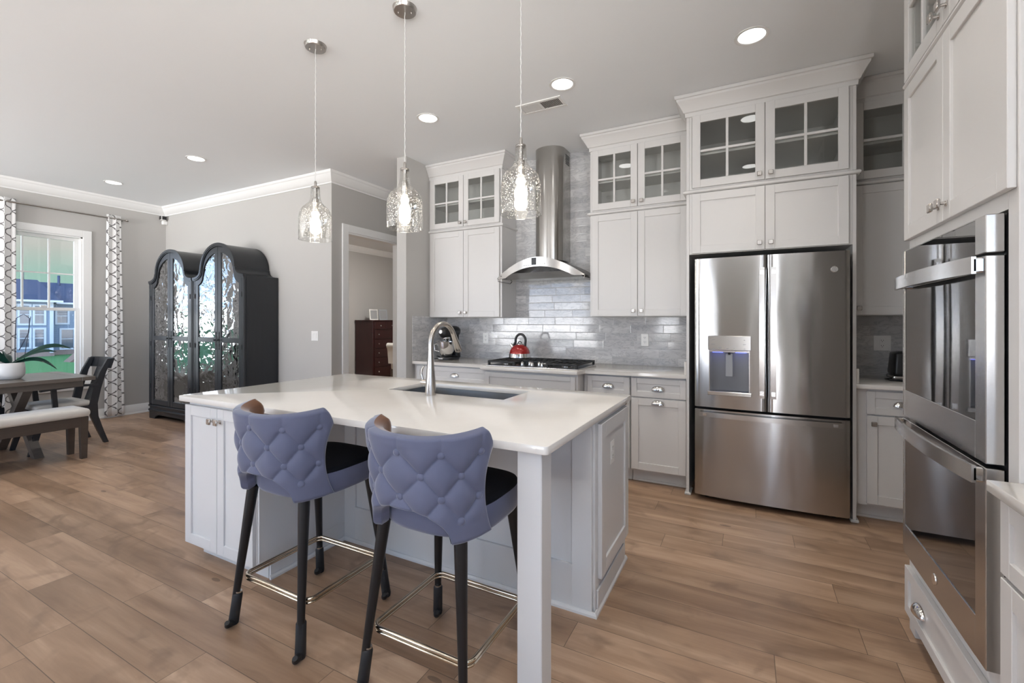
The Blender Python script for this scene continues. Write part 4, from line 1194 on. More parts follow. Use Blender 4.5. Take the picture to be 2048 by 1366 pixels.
    # buttons in the creases
    for r_ in range(0, 4):
        z = zr - r_ * q_ / 2
        for k in range(-4, 5):
            u = (k + (.5 if r_ % 2 else 0)) * p_; th = u / .262
            if abs(th) > 1.52 or (r_ == 3 and abs(th) < .80) or (r_ == 2 and abs(th) > 1.45): continue
            # invert th -> tt at this height
            best = None
            for w in range(2):
                tt = th / TH if best is None else best
                for _ in range(6):
                    edge = abs(tt); zt = .980 - .024 * (1 - edge ** 2); ar = max(0, 1 - (tt / .50) ** 2)
                    zb = .592 + .112 * ar ** .55 + .008 * max(0, (edge - .6) / .4); v = (z - zb) / (zt - zb)
                    m = .80 - .38 * v + .35 * v * v; tt = th / (TH * m)
                best = tt
            if abs(best) > .93 or v < .05: continue
            c = P(best, v, 0, puff(th, z, abs(best), v) + .001)[0]; nrm = (P(best, v, 0, 1)[0] - P(best, v, 0, 0)[0]).normalized()
            mb = MB(); mb.lathe([(.0135, -.006), (.0138, .001), (.0120, .0048), (.007, .0072), (0, .008)], (0, 0, 0), 16)
            mb.xform(Matrix.Translation(c) @ nrm.to_track_quat('Z', 'Y').to_matrix().to_4x4())
            mb.build('button', 'velvet', o, 60)
    return t
s1 = make_stool()
s2 = copy_tree(s1)
s1.location = (-1.787, 1.425, 0); s1['label'] = 'blue-grey buttoned bar stool beside the island end cabinet doors'
s2.location = (-1.025, 1.440, 0); s2['label'] = 'blue-grey buttoned bar stool beside the island corner post'

# ================================================================== OVEN TOWER
TX = .622; TY0, TY1 = 1.648, 2.535
OY0, OY1, OZ0, OZ1 = 1.705, 2.455, .365, 1.625
t = thing('oven_cabinet', 'tall white cabinet tower built around the double oven', 'cabinet', (.93, 2.09, 0))
mb = MB()
mb.box(TX, XR - .005, TY0, OY0 - .008, .0, 3.0, .001); mb.box(TX, XR - .005, OY1 + .008, TY1, .0, 3.0, .001)
mb.box(TX, XR - .005, OY0 - .008, OY1 + .008, .10, OZ0 - .008); mb.box(TX, XR - .005, OY0 - .008, OY1 + .008, OZ1 + .008, 2.36)
mb.box(TX + .06, XR - .005, OY0 - .008, OY1 + .008, 0, .10)
mb.box(TX, TX + .02, OY0 - .008, OY1 + .008, 2.96, 3.0); mb.box(XR - .03, XR - .006, OY0 - .008, OY1 + .008, 2.36, 3.0)
mb.build('body', 'cab', t)
MB().box(TX + .03, XR - .035, OY0, OY1, 2.64, 2.658).build('shelf', 'cab', t)
MB().box(TX - .002, TX + .02, TY0 - .012, TY0, .0, 3.0, .002).build('end_panel', 'cab', t)
f = fr('W', TX)
c = 2.09
solid_door(f, TY0 + .002, c - .002, 1.680, 2.335, t, c - .035, 1.735)
solid_door(f, c + .002, TY1 - .004, 1.680, 2.335, t, c + .035, 1.735)
glass_door(f, TY0 + .002, c - .002, 2.365, 2.965, t, c - .035, 2.415)
glass_door(f, c + .002, TY1 - .004, 2.365, 2.965, t, c + .035, 2.415)
drawer(f, TY0 + .004, TY1 - .012, .080, .278, t, (.20, .80))
MB().sweep([(TX, TY1 - .002), (TX, TY0 + .002)], [(0, 2.337), (.016, 2.338), (.024, 2.345), (.024, 2.352), (.016, 2.36), (0, 2.362)]).build('rail_moulding', 'cab', t, 40)
# double oven
t = thing('double_oven', 'stainless double wall oven with black glass doors and bar handles', 'oven', (.9, 2.08, OZ0))
MB().box(.6225, 1.2, OY0, OY1, OZ0, OZ1).build('body', 'black', t)
def oven_door(z0, z1, name, gz0, gz1, hz, top=False):
    mb = MB(); x0, x1 = .580, .619
    mb.box(x0, x1, OY0, OY0 + .066, z0, z1, .002); mb.box(x0, x1, OY1 - .026, OY1, z0, z1, .002)
    mb.box(x0, x1, OY0 + .066, OY1 - .026, z0, gz0, .001); mb.box(x0, x1, OY0 + .066, OY1 - .026, gz1, z1, .001)
    d = mb.build(name, 'steelp', t)
    MB().box(x0 + .003, x1 - .001, OY0 + .067, OY1 - .027, gz0 + .0005, gz1 - .0005).build('glass_panel', 'blackglass', d)
    mb = MB(); rows = []
    for i in range(21):
        s = i / 20; y = OY0 + .004 + (OY1 - OY0 - .008) * s; x = .552 - .024 * math.sin(PI * s) ** .8
        rows.append([(x, y, hz - .024), (x, y, hz + .024), (x + .010, y, hz + .024), (x + .010, y, hz - .024)])
    vs = mb.grid(rows, close_u=True); mb.bm.faces.new(vs[0]); mb.bm.faces.new(vs[-1][::-1])
    h = mb.build('handle', 'steelp', d, 40)
    for y0, y1 in ((OY0 + .004, OY0 + .026), (OY1 - .026, OY1 - .004)):
        MB().box(.5535, .5805, y0, y1, hz - .021, hz + .021, .004).build('handle_bracket', 'chrome', h)
    return d
oven_door(.937, 1.512, 'oven_door', 1.045, 1.468, 1.487)
d = oven_door(OZ0 + .002, .925, 'oven_door', .485, .878, .905)
mb = MB(); mb.lathe([(0, -.003), (.018, -.003), (.02, 0)], (.580, 2.09, .425), 24, 'x'); mb.build('badge', 'chrome', d, 40)
mb = MB(); x0, x1 = .580, .619
mb.box(x0, x1, OY0, OY0 + .066, 1.520, OZ1, .002); mb.box(x0, x1, OY1 - .026, OY1, 1.520, OZ1, .002); mb.box(x0 + .001, x1, OY0 + .06, OY1 - .02, OZ1 - .004, OZ1 - .0005)
cp = mb.build('control_panel', 'steelp', t)
MB().box(x0 + .002, x1 - .001, OY0 + .066, OY1 - .026, 1.521, OZ1 - .0045).build('glass_panel', 'blackglass', cp)

# near counter on the oven wall, running towards the viewer
t = thing('base_cabinet', 'white base cabinet beside the ovens, nearest the viewer', 'cabinet', (.92, .9, 0))
MB().box(.60, XR - .005, .2, 1.632, .105, .884).build('body', 'cab', t)
MB().box(.68, .695, .2, 1.632, 0, .105).build('toe_kick', 'cab', t)
f = fr('W', .60)
for i, (a, b) in enumerate(((1.19, 1.625), (.72, 1.18), (.21, .71))):
    drawer(f, a, b, .68, .868, t, (.5,)); solid_door(f, a, b, .12, .668, t, a + .035, .63)
o = MB().prism([(XR - .003, .2), (XR - .003, 1.633), (.556, 1.633), (.556, .2)][::-1], .884, .914, .003).build('countertop', 'quartz', smooth=40, loc=(.9, .9, .884))
tag(o, 'white quartz countertop beside the double oven, cut by the picture edge', 'countertop')

# ================================================================== DISPLAY CABINETS (twin arched hutches)
def hutch_profile(hw, n=14, inset=0.0):
    """half outline from shoulder to crown of the arch, x>=0, list of (x, z) from outer shoulder to peak"""
    sh, st, pk = 1.872, 1.965, 2.275
    xs = .365
    pts = []
    for k in range(n + 1):                       # concave sweep from shoulder up to the little step
        a = PI / 2 * k / n
        pts.append((xs + (hw - xs) * (1 - math.sin(a)), sh + (st - .012 - sh) * (1 - math.cos(a))))
    pts.append((xs, st))
    pts.append((xs - .012, st + .004))
    for k in range(n + 5):
        a = PI / 2 * k / (n + 4)
        pts.append(((xs - .012) * math.cos(a), st + .006 + (pk - st - .006) * math.sin(a)))
    return [(x - (inset * (x / hw) if False else 0), z) for x, z in pts]
def shrink(pts, d):
    """move an open outline inward (towards centre below)"""
    out = []
    n = len(pts)
    for i, (x, z) in enumerate(pts):
        a = pts[max(i - 1, 0)]; b = pts[min(i + 1, n - 1)]
        tx_, tz_ = b[0] - a[0], b[1] - a[1]; L = math.hypot(tx_, tz_) or 1
        nx, nz = -tz_ / L, tx_ / L
        if i == n - 1: nx, nz = 0, -1
        out.append((x - abs(nx) * d, z - abs(nz) * d))
    return out
def full(half):
    return [(-x, z) for x, z in half] + [(x, z) for x, z in half[:-1][::-1]] if False else [(x, z) for x, z in half] + [(-x, z) for x, z in half[:-1][::-1]]
def clean(half):
    out = []
    for x, z in half:
        if not out or x < out[-1][0] - 1e-4: out.append((x, z))
    return out
def zat(half, x):
    h = half
    for (x0, z0), (x1, z1) in zip(h, h[1:]):
        if x1 <= x <= x0 and x0 > x1: return z0 + (z1 - z0) * (x0 - x) / (x0 - x1)
    return h[-1][1] if x <= h[-1][0] else h[0][1]
def make_hutch():
    hw, dep = .53, .425
    t = thing('display_cabinet', 'x', 'cabinet', (0, 0, 0), 'twin arched display cabinets')
    F = lambda a, b, d: (a, d, b)
    H = hutch_profile(hw)
    # sides, back, base
    for x_ in (-hw, hw - .022): MB().box(x_, x_ + .022, .024, dep, .16, 1.872).build('side', 'hutch', t)
    mb = MB(); o = full(H); mb.extrude([(hw - .02, .17)] + o + [(-hw + .02, .17)], F, dep - .014, dep - .002); mb.build('back', 'hutchin', t)
    mb = MB(); mb.ring_strip(full(H), full(shrink(H, .020)), F, .024, dep); mb.build('bonnet', 'hutch', t, 35)
    # moulded front edge of the bonnet
    mb = MB()
    mb.ring_strip(full(H), full(shrink(H, .030)), F, -.012, .024)
    mb.ring_strip(full(shrink(H, -.012)), full(shrink(H, .016)), F, -.018, .004)
    mb.build('bonnet_moulding', 'hutch', t, 35)
    mb = MB(); mb.box(-hw, hw, .0, dep, .13, .185, .003); mb.box(-hw - .012, hw + .012, -.014, dep, .165, .187, .006); mb.box(-hw - .012, hw + .012, -.014, dep, .10, .132, .008); mb.build('base', 'hutch', t)
    mb = MB()
    br = [(-hw, 0), (-hw + .14, 0), (-hw + .16, .03), (-hw + .20, .05), (-hw + .26, .058), (hw - .26, .058), (hw - .20, .05), (hw - .16, .03), (hw - .14, 0), (hw, 0), (hw, .102), (-hw, .102)]
    mb.extrude(br, F, -.004, .02); mb.box(-hw, -hw + .02, .02, dep, 0, .102); mb.box(hw - .02, hw, .02, dep, 0, .102); mb.build('bracket_foot', 'hutch', t)
    # face stiles
    mb = MB(); mb.box(-hw, -hw + .042, -.004, .024, .187, 1.872, .003); mb.box(hw - .042, hw, -.004, .024, .187, 1.872, .003)
    for s in (-1, 1): mb.box(s * (hw - .010) - .006, s * (hw - .010) + .006, -.010, .0, .187, 1.86, .003)
    mb.build('face_frame', 'hutch', t)
    for z in (.55, .90, 1.22, 1.56):
        MB().box(-hw + .023, hw - .023, .05, dep - .015, z, z + .018).build('shelf', 'hutch', t)
    # doors
    HI = clean(shrink(H, .034))
    for s in (-1, 1):
        x0, x1 = .003, hw - .046
        st_ = .062
        xs = [x0 + (x1 - x0) * k / 26 for k in range(27)]
        outer = [(s * x, zat(HI, x)) for x in xs]
        mb = MB()
        xi0, xi1 = x0 + st_, x1 - st_
        # rails and stiles
        mb.box(s * x0, s * xi0, -.002, .022, .192, zat(HI, (x0 + xi0) / 2) - .004, .003)
        mb.box(s * xi1, s * x1, -.002, .022, .192, zat(HI, x1) + .0, .003)
        mb.box(s * xi0, s * xi1, -.0018, .0218, .192, .262, .003); mb.box(s * xi0, s * xi1, -.0018, .0218, 1.075, 1.135, .003)
        hd = [(x, z) for x, z in outer if True]
        up = [(s * x, zat(HI, x)) for x in xs]; lo = [(s * x, zat(HI, x) - .070) for x in xs]
        mb.ring_strip(up, lo, F, -.0022, .0222)
        d = mb.build('door', 'hutch', t, 30)
        # panes of rippled glass
        px_ = [xi0 - .004 + (xi1 - xi0 + .008) * k / 16 for k in range(17)]
        mb = MB(); mb.extrude([(s * px_[0], 1.13)] + [(s * x, zat(HI, x) - .066) for x in px_] + [(s * px_[-1], 1.13)], F, .008, .012); mb.build('glass_pane', 'wavy', d)
        mb = MB(); mb.box(s * (xi0 - .004), s * (xi1 + .004), .008, .012, .258, 1.079); mb.build('glass_pane', 'wavy', d)
        mb = MB()
        cx_ = s * (x0 + .030)
        for k in range(9):
            z = 1.0 + k * .024; w = (.011, .008, .013, .008, .016, .008, .013, .008, .011)[k]
            mb.lathe([(0, -.005), (w * .7, -.004), (w, -.002), (w, 0)], (cx_, -.002, z), 10, 'y', sx=1, sy=1.3)
        mb.build('escutcheon', 'iron', d, 50)
        mb = MB(); mb.tube([(cx_, -.004, 1.105), (cx_, -.026, 1.105)], .005, 8); mb.lathe([(0, -.034), (.010, -.031), (.012, -.025), (.008, -.019), (.004, -.016)], (cx_, 0, 1.105), 14, 'y'); mb.build('pull', 'iron', d, 50)
        mb = MB()
        for z in (.42, 1.0, 1.62): mb.cyl((s * (x1 + .003), -.006, z), (s * (x1 + .003), -.006, z + .06), .0055, None, 8)
        mb.build('hinge', 'iron', d, 50)
    return t
h1 = make_hutch(); h2 = copy_tree(h1)
h1.location = (-6.805, 3.205, 0); h1['label'] = 'charcoal arched display cabinet with rippled glass doors, nearest the window corner'
h2.location = (-5.720, 3.205, 0); h2['label'] = 'charcoal arched display cabinet with rippled glass doors, nearest the light switch'
# things on the shelves seen through the glass
def shelf_thing(name, label, cat, x, y, z, kind, mat='white'):
    t0 = MB()
    if kind == 'bowl': t0.lathe([(0, 0), (.03, 0), (.035, .008), (.07, .04), (.085, .07), (.08, .07), (.06, .04), (0, .012)], (x, y, z), 24)
    elif kind == 'glass': t0.lathe([(0, 0), (.03, 0), (.031, .004), (.006, .01), (.005, .07), (.02, .085), (.033, .12), (.03, .17), (.028, .17), (.03, .12), (0, .085)], (x, y, z), 18)
    elif kind == 'bird':
        t0.tube([(x - .10, y, z + .03), (x - .06, y, z + .035), (x, y, z + .04), (x + .04, y, z + .055), (x + .06, y, z + .10), (x + .055, y, z + .125)], [.003, .022, .034, .028, .014, .004], 14)
        t0.tube([(x - .05, y + .02, z + .05), (x - .07, y + .03, z + .10), (x - .10, y + .03, z + .135)], [.02, .014, .002], 10, flat=.4); t0.box(x - .03, x + .03, y - .02, y + .02, z, z + .012, .003)
    elif kind == 'plate':
        t0.lathe([(0, 0), (.07, .004), (.11, .016), (.112, .02), (.07, .01), (0, .006)], (x, y, z), 30)
        [t0.lathe([(0, 0), (.07, .004), (.11, .016), (.112, .02), (.07, .01), (0, .006)], (x, y, z + .01 * k), 30) for k in range(1, 5)]
    o = t0.build(name, mat, smooth=50, loc=(x, y, z))
    return tag(o, label, cat)
shelf_thing('bird_figurine', 'white bird figurine on an upper shelf of the display cabinet by the window', 'figurine', -6.95, 3.36, 1.239, 'bird')
shelf_thing('gravy_boat', 'white serving bowl on a middle shelf of the display cabinet by the window', 'bowl', -7.02, 3.38, .919, 'bowl')
shelf_thing('plate_stack', 'stack of white plates low in the display cabinet by the window', 'plates', -7.0, 3.40, .569, 'plate')
for i, x in enumerate((-5.60, -5.50, -5.40, -5.30)):
    o = shelf_thing('wine_glass', 'clear stem glass in a row behind the rippled door nearest the light switch', 'glass', x, 3.37 + .02 * (i % 2), .569, 'glass', 'cabglass'); o['group'] = 'stem glasses in the display cabinet'
shelf_thing('serving_bowl', 'white bowl on the upper shelf of the display cabinet nearest the switch', 'bowl', -5.45, 3.40, 1.239, 'bowl')
shelf_thing('serving_bowl', 'white bowl on the middle shelf of the display cabinet nearest the switch', 'bowl', -5.50, 3.40, .919, 'bowl')

# ================================================================== CURTAINS AND ROD
def curtain(label, y0, y1, x, zb, zt, waves, amp, yb0=None, yb1=None):
    yb0 = y0 if yb0 is None else yb0; yb1 = y1 if yb1 is None else yb1
    t = thing('curtain', label, 'curtain', (x, (y0 + y1) / 2, zb), 'trellis curtain panels')
    n, mrow = waves * 16, 30
    full_u = (y1 - y0) * 1.35
    mb = MB(); uvs = []; rows = []
    for j in range(mrow + 1):
        s = j / mrow; z = zb + (zt - zb) * s; r = []
        a0 = yb0 + (y0 - yb0) * s; a1 = yb1 + (y1 - yb1) * s
        for i in range(n + 1):
            q2 = i / n
            ph = q2 * waves * 2 * PI
            A = amp * (1 - .12 * math.sin(s * 5 + q2 * 3))
            yy = a0 + (a1 - a0) * q2 + .012 * math.sin(2 * ph) * (1.0)
            r.append((x + A * math.sin(ph + .25 * math.sin(s * 4)), yy, z)); uvs.append((q2 * full_u, z))
        rows.append(r)
    vs = mb.grid(rows)
    ul = mb.bm.loops.layers.uv.new('UVMap')
    flat = [v for r in vs for v in r]; idx = {v: k for k, v in enumerate(flat)}
    for fc in mb.bm.faces:
        for lp in fc.loops: lp[ul].uv = uvs[idx[lp.vert]]
    o = mb.build('cloth', 'curtain', t, 60)
    sm = o.modifiers.new('thickness', 'SOLIDIFY'); sm.thickness = .004; sm.offset = 0
    for k in range(waves):
        yy = y0 + (y1 - y0) * (k + .25) / waves
        mb = MB(); mb.tube([(x + .019 * math.cos(a) * 0, yy + .021 * math.cos(a), zt - .045 + .021 * math.sin(a)) for a in [2 * PI * i / 20 for i in range(20)]], .0035, 8, closed=True); mb.build('grommet', 'nickel', t, 60)
    return t
RX = XL + .105
curtain('white trellis curtain panel beside the arched display cabinets', 2.885, 3.045, RX, .03, 2.795, 2, .012, 2.86, 3.085)
curtain('white trellis curtain panel behind the potted orchid', 1.50, 2.025, RX, .03, 2.795, 4, .020, 1.50, 2.03)
t = thing('curtain_rod', 'brushed metal curtain rod above the garden window', 'curtain rod', (RX, 2.2, 2.75))
MB().tube([(RX, 1.3, 2.75), (RX, 3.085, 2.75)], .0125, 14).build('pole', 'nickel', t, 60)
MB().tube([(RX, 3.085, 2.75), (RX, 3.10, 2.75), (RX, 3.105, 2.75), (RX, 3.125, 2.75)], [.0125, .0125, .018, .018], 14).build('finial', 'nickel', t, 60)
for y in (1.38, 3.07):
    mb = MB(); mb.box(XL + .0005, XL + .008, y - .018, y + .018, 2.70, 2.775, .002); mb.tube([(XL + .006, y, 2.735), (RX, y, 2.735)], .006, 8); mb.build('bracket', 'nickel', t, 50)

# corner camera
t = thing('security_camera', 'small black and white camera high in the room corner', 'camera', (-7.815, 3.61, 2.84))
mb = MB(); mb.box(-7.845, -7.79, 3.575, 3.6395, 2.79, 2.85, .008); mb.build('mount', 'white', t)
mb = MB(); mb.box(-7.835, -7.765, 3.545, 3.62, 2.852, 2.915, .012); b_ = mb.build('housing', 'white', t)
mb = MB(); f_ = MB(); mb.box(-7.828, -7.772, 3.540, 3.547, 2.858, 2.909, .006); mb.box(-7.7665, -7.763, 3.552, 3.612, 2.858, 2.909, .001); mb.build('lens_face', 'black', b_)

# ================================================================== DINING SET
t = thing('dining_table', 'grey-brown plank dining table on crossed trestle legs', 'table', (-6.52, 1.2, 0))
TX0, TX1, TY0_, TY1_ = -7.0, -6.04, .15, 2.16
mb = MB()
w = (TX1 - TX0) / 5
for k in range(5): mb.box(TX0 + w * k + .001, TX0 + w * (k + 1) - .001, TY0_ + .11, TY1_ - .11, .722, .76, .003)
mb.box(TX0, TX1, TY0_, TY0_ + .108, .722, .7602, .003); mb.box(TX0, TX1, TY1_ - .108, TY1_, .722, .7602, .003)
mb.build('tabletop', 'table', t)
mb = MB(); mb.box(TX0 + .06, TX0 + .09, TY0_ + .08, TY1_ - .08, .66, .722); mb.box(TX1 - .09, TX1 - .06, TY0_ + .08, TY1_ - .08, .66, .722); mb.build('apron', 'table', t)
for yc in (.60, 1.72):
    mb = MB(); mb.box(TX0 + .10, TX1 - .10, yc - .05, yc + .05, .655, .722, .004); mb.build('trestle_beam', 'table', t)
    for s, dy in ((1, -.035), (-1, .035)):
        mb = MB(); c = -6.52; wd = .055
        x0, x1 = c - s * .37, c + s * .33
        mb.hexa([(x0 - wd, yc + dy - .034, 0), (x0 + wd, yc + dy - .034, 0), (x0 + wd, yc + dy + .034, 0), (x0 - wd, yc + dy + .034, 0)],
                [(x1 - wd, yc + dy - .034, .656), (x1 + wd, yc + dy - .034, .656), (x1 + wd, yc + dy + .034, .656), (x1 - wd, yc + dy + .034, .656)])
        mb.build('leg', 'table', t)
MB().box(-6.56, -6.48, .60, 1.72, .30, .38, .004).build('stretcher', 'table', t)
# bench
BX0, BX1, BY0, BY1 = -6.05, -5.70, .45, 1.985
t = thing('dining_bench', 'dark wood dining bench with cream padded seat in front of the table', 'bench', (-5.87, 1.2, 0))
mb = MB(); mb.box(BX0 - .005, BX1 + .02, BY0 - .01, BY1 + .015, .405, .485, .034, 4); mb.build('cushion', 'cream', t, 60)
mb = MB(); mb.box(BX0 + .004, BX1 - .004, BY0 + .004, BY1 - .004, .31, .405, .003); mb.build('apron', 'benchw', t)
for x in (BX0, BX1 - .06):
    for y in (BY0, BY1 - .06):
        mb = MB(); mb.hexa([(x + .008, y + .008, 0), (x + .052, y + .008, 0), (x + .052, y + .052, 0), (x + .008, y + .052, 0)], [(x, y, .405), (x + .06, y, .405), (x + .06, y + .06, .405), (x, y + .06, .405)]); mb.build('leg', 'benchw', t)
# klismos chairs: front = -Y, origin at floor centre
def make_chair(arms=True):
    t = thing('dining_chair', 'x', 'chair', (0, 0, 0), 'dark dining chairs')
    for s in (-1, 1):
        # rear leg sweeps from floor (back) up through seat to back stile
        pts = [(s * .215, .315, .0), (s * .214, .265, .14), (s * .212, .215, .30), (s * .21, .205, .44), (s * .212, .235, .60), (s * .216, .285, .78), (s * .22, .345, .92)]
        mb = MB(); rows = []
        for i, (x, y, z) in enumerate(pts):
            wy = (.020, .026, .032, .036, .034, .028, .022)[i]; wx = .017
            rows.append([(x - wx, y - wy, z), (x + wx, y - wy, z), (x + wx, y + wy, z), (x - wx, y + wy, z)])
        vs = mb.grid(rows, close_u=True); mb.bm.faces.new(vs[0]); mb.bm.faces.new(vs[-1][::-1]); mb.build('rear_leg', 'chairw', t, 50)
        pts = [(s * .235, -.285, 0), (s * .232, -.25, .14), (s * .228, -.215, .30), (s * .226, -.21, .42)]
        mb = MB(); rows = []
        for i, (x, y, z) in enumerate(pts):
            wy = (.018, .023, .027, .030)[i]; wx = .017
            rows.append([(x - wx, y - wy, z), (x + wx, y - wy, z), (x + wx, y + wy, z), (x - wx, y + wy, z)])
        vs = mb.grid(rows, close_u=True); mb.bm.faces.new(vs[0]); mb.bm.faces.new(vs[-1][::-1]); mb.build('front_leg', 'chairw', t, 50)
        if arms:
            mb = MB(); rows = []
            for i in range(9):
                q2 = i / 8; y = .24 - .46 * q2; z = .645 + .012 * math.sin(PI * q2) - .012 * q2; x = s * (.222 + .035 * math.sin(PI * q2 * .8))
                rows.append([(x - .022, y, z - .011), (x + .022, y, z - .011), (x + .022, y, z + .011), (x - .022, y, z + .011)])
            vs = mb.grid(rows, close_u=True); mb.bm.faces.new(vs[0]); mb.bm.faces.new(vs[-1][::-1]); mb.build('arm', 'chairw', t, 50)
            mb = MB(); mb.hexa([(s * .238 - .014, -.12, .40), (s * .238 + .014, -.12, .40), (s * .238 + .014, -.08, .40), (s * .238 - .014, -.08, .40)],
                               [(s * .250 - .014, -.14, .64), (s * .250 + .014, -.14, .64), (s * .250 + .014, -.10, .64), (s * .250 - .014, -.10, .64)]); mb.build('arm_post', 'chairw', t)
    mb = MB(); mb.box(-.215, .215, -.225, -.19, .37, .425, .003); mb.box(-.2, .2, .19, .215, .37, .425, .003)
    for s in (-1, 1): mb.box(s * .212 - .013, s * .212 + .013, -.19, .19, .37, .4245, .003)
    mb.build('seat_rail', 'chairw', t)
    MB().box(-.225, .225, -.245, .19, .425, .485, .026, 3).build('seat', 'cream', t, 60)
    mb = MB(); rows = []
    for i in range(13):
        a = -1 + 2 * i / 12; x = a * .262; yb = .345 + .045 * (1 - a * a)
        rows.append([(x, yb - .012 - .012, .815), (x, yb + .012 - .012, .815), (x, yb + .012 + .02, .925), (x, yb - .012 + .02, .925)])
    vs = mb.grid(rows, close_u=True); mb.bm.faces.new(vs[0]); mb.bm.faces.new(vs[-1][::-1]); mb.build('top_rail', 'chairw', t, 50)
    mb = MB(); mb.hexa([(-.065, .215, .425), (.065, .215, .425), (.065, .235, .425), (-.065, .235, .425)], [(-.085, .345, .82), (.085, .345, .82), (.085, .365, .82), (-.085, .365, .82)]); mb.build('back_splat', 'chairw', t)
    return t
c1 = make_chair()
c2 = copy_tree(c1)
c1.location = (-6.50, 2.02, 0); c1['label'] = 'dark armchair at the head of the dining table beside the curtain'
c2.location = (-7.23, 1.50, 0); c2.rotation_euler = (0, 0, PI / 2); c2['label'] = 'dark armchair on the window side of the dining table'
# orchid
px_, py_, pz_ = -6.475, 1.655, .761
t = thing('potted_orchid', 'leafy potted orchid in a white ceramic pot on the dining table', 'plant', (px_, py_, pz_))
MB().lathe([(0, pz_), (.072, pz_), (.078, pz_ + .006), (.098, pz_ + .03), (.104, pz_ + .06), (.104, pz_ + .10), (.098, pz_ + .16), (.095, pz_ + .162), (.094, pz_ + .15), (.09, pz_ + .13), (0, pz_ + .13)], (px_, py_, 0), 36).build('pot', 'pot', t, 60)
MB().lathe([(0, pz_ + .142), (.092, pz_ + .136)], (px_, py_, 0), 24).build('soil', 'soil', t)
def leaf(dx, dy, L, rise, droop, wd, tw=.75):
    mb = MB(); rows = []; n = 18
    h = math.hypot(dx, dy); ux, uy = dx / h, dy / h
    for i in range(n + 1):
        s = i / n; r = L * s; z = pz_ + .15 + rise * math.sin(min(1, s * 1.15) * PI * .5) * (1 - .0 * s) - droop * max(0, s - .35) ** 2 * 2.2
        w2 = wd * (math.sin(PI * min(1, s * .92 + .08)) ** .7) * (1 if i < n else .05)
        cx_, cy_ = px_ + ux * (r + .01), py_ + uy * (r + .01)
        ct, st2 = math.cos(tw), math.sin(tw)
        rows.append([(cx_ - uy * w2 * q2 * ct, cy_ + ux * w2 * q2 * ct, z + w2 * q2 * st2 + .25 * w2 * abs(q2)) for q2 in (-1, -.5, 0, .5, 1)])
    mb.grid(rows); bmesh.ops.solidify(mb.bm, geom=mb.bm.faces[:], thickness=.003)
    mb.build('leaf', 'leaf', t, 60)
for a in ((.45, .89, .43, .19, .06, .033), (.72, .70, .36, .13, .02, .026), (.6, .8, .34, .055, .14, .026), (-.6, -.8, .30, .19, .10, .05), (-.2, -.98, .36, .14, .2, .045), (-.9, .1, .30, .12, .12, .04), (.3, -.95, .26, .16, .1, .04)):
    leaf(*a)
MB().tube([(px_ + .01, py_ + .03, pz_ + .13), (px_ - .01, py_ + .035, pz_ + .40), (px_ + .0, py_ + .04, pz_ + .60), (px_ + .01, py_ + .09, pz_ + .645), (px_ + .02, py_ + .13, pz_ + .60), (px_ + .0, py_ + .13, pz_ + .46), (px_, py_ + .06, pz_ + .28)], .0035, 8).build('flower_spike', 'stick', t, 60)
MB().tube([(px_ + .02, py_ + .085, pz_ + .13), (px_ + .03, py_ + .135, pz_ + .62)], .003, 6).build('stake', 'stick', t, 60)

# ================================================================== STUDY beyond the doorway
dx0, dx1, dy0, dy1 = -7.93, -7.40, 7.46, 8.62
t = thing('dresser', 'tall dark cherry chest of drawers seen through the doorway', 'dresser', (-7.66, 8.0, 0))
mb = MB(); mb.box(dx0, dx1, dy0, dy1, .08, 1.335, .003); mb.box(dx0 + .02, dx1 - .03, dy0 + .02, dy1 - .02, 0, .08); mb.build('body', 'cherry', t)
MB().box(dx0 - .01, dx1 + .015, dy0 - .015, dy1 + .015, 1.335, 1.362, .004).build('top', 'cherry', t)
f = fr('E', dx1)
def dr(u0, u1, z0, z1, knobs):
    d = obox(MB(), f, u0, u1, .0005, .018, z0, z1, .003).build('drawer', 'cherry', t)
    for u in knobs:
        mb = MB(); p0, p1 = f(u, .017, (z0 + z1) / 2), f(u, .034, (z0 + z1) / 2)
        mb.tube([p0, tuple(Vector(p0).lerp(Vector(p1), .5)), p1, tuple(Vector(p1) + Vector((.005, 0, 0)))], [.007, .007, .016, .012], 12); mb.build('knob', 'silver', d, 50)
w = (dy1 - dy0 - .08) / 3
for k in range(3):
    u0 = dy0 + .04 + w * k; dr(u0 + .004, u0 + w - .004, 1.16, 1.31, [u0 + w * .5] if k else [u0 + w * .35, u0 + w * .85] if False else [u0 + w * .5])
for k in range(5):
    z0 = .10 + k * .209; dr(dy0 + .044, dy1 - .044, z0, z0 + .20, [dy0 + .16, dy1 - .34])
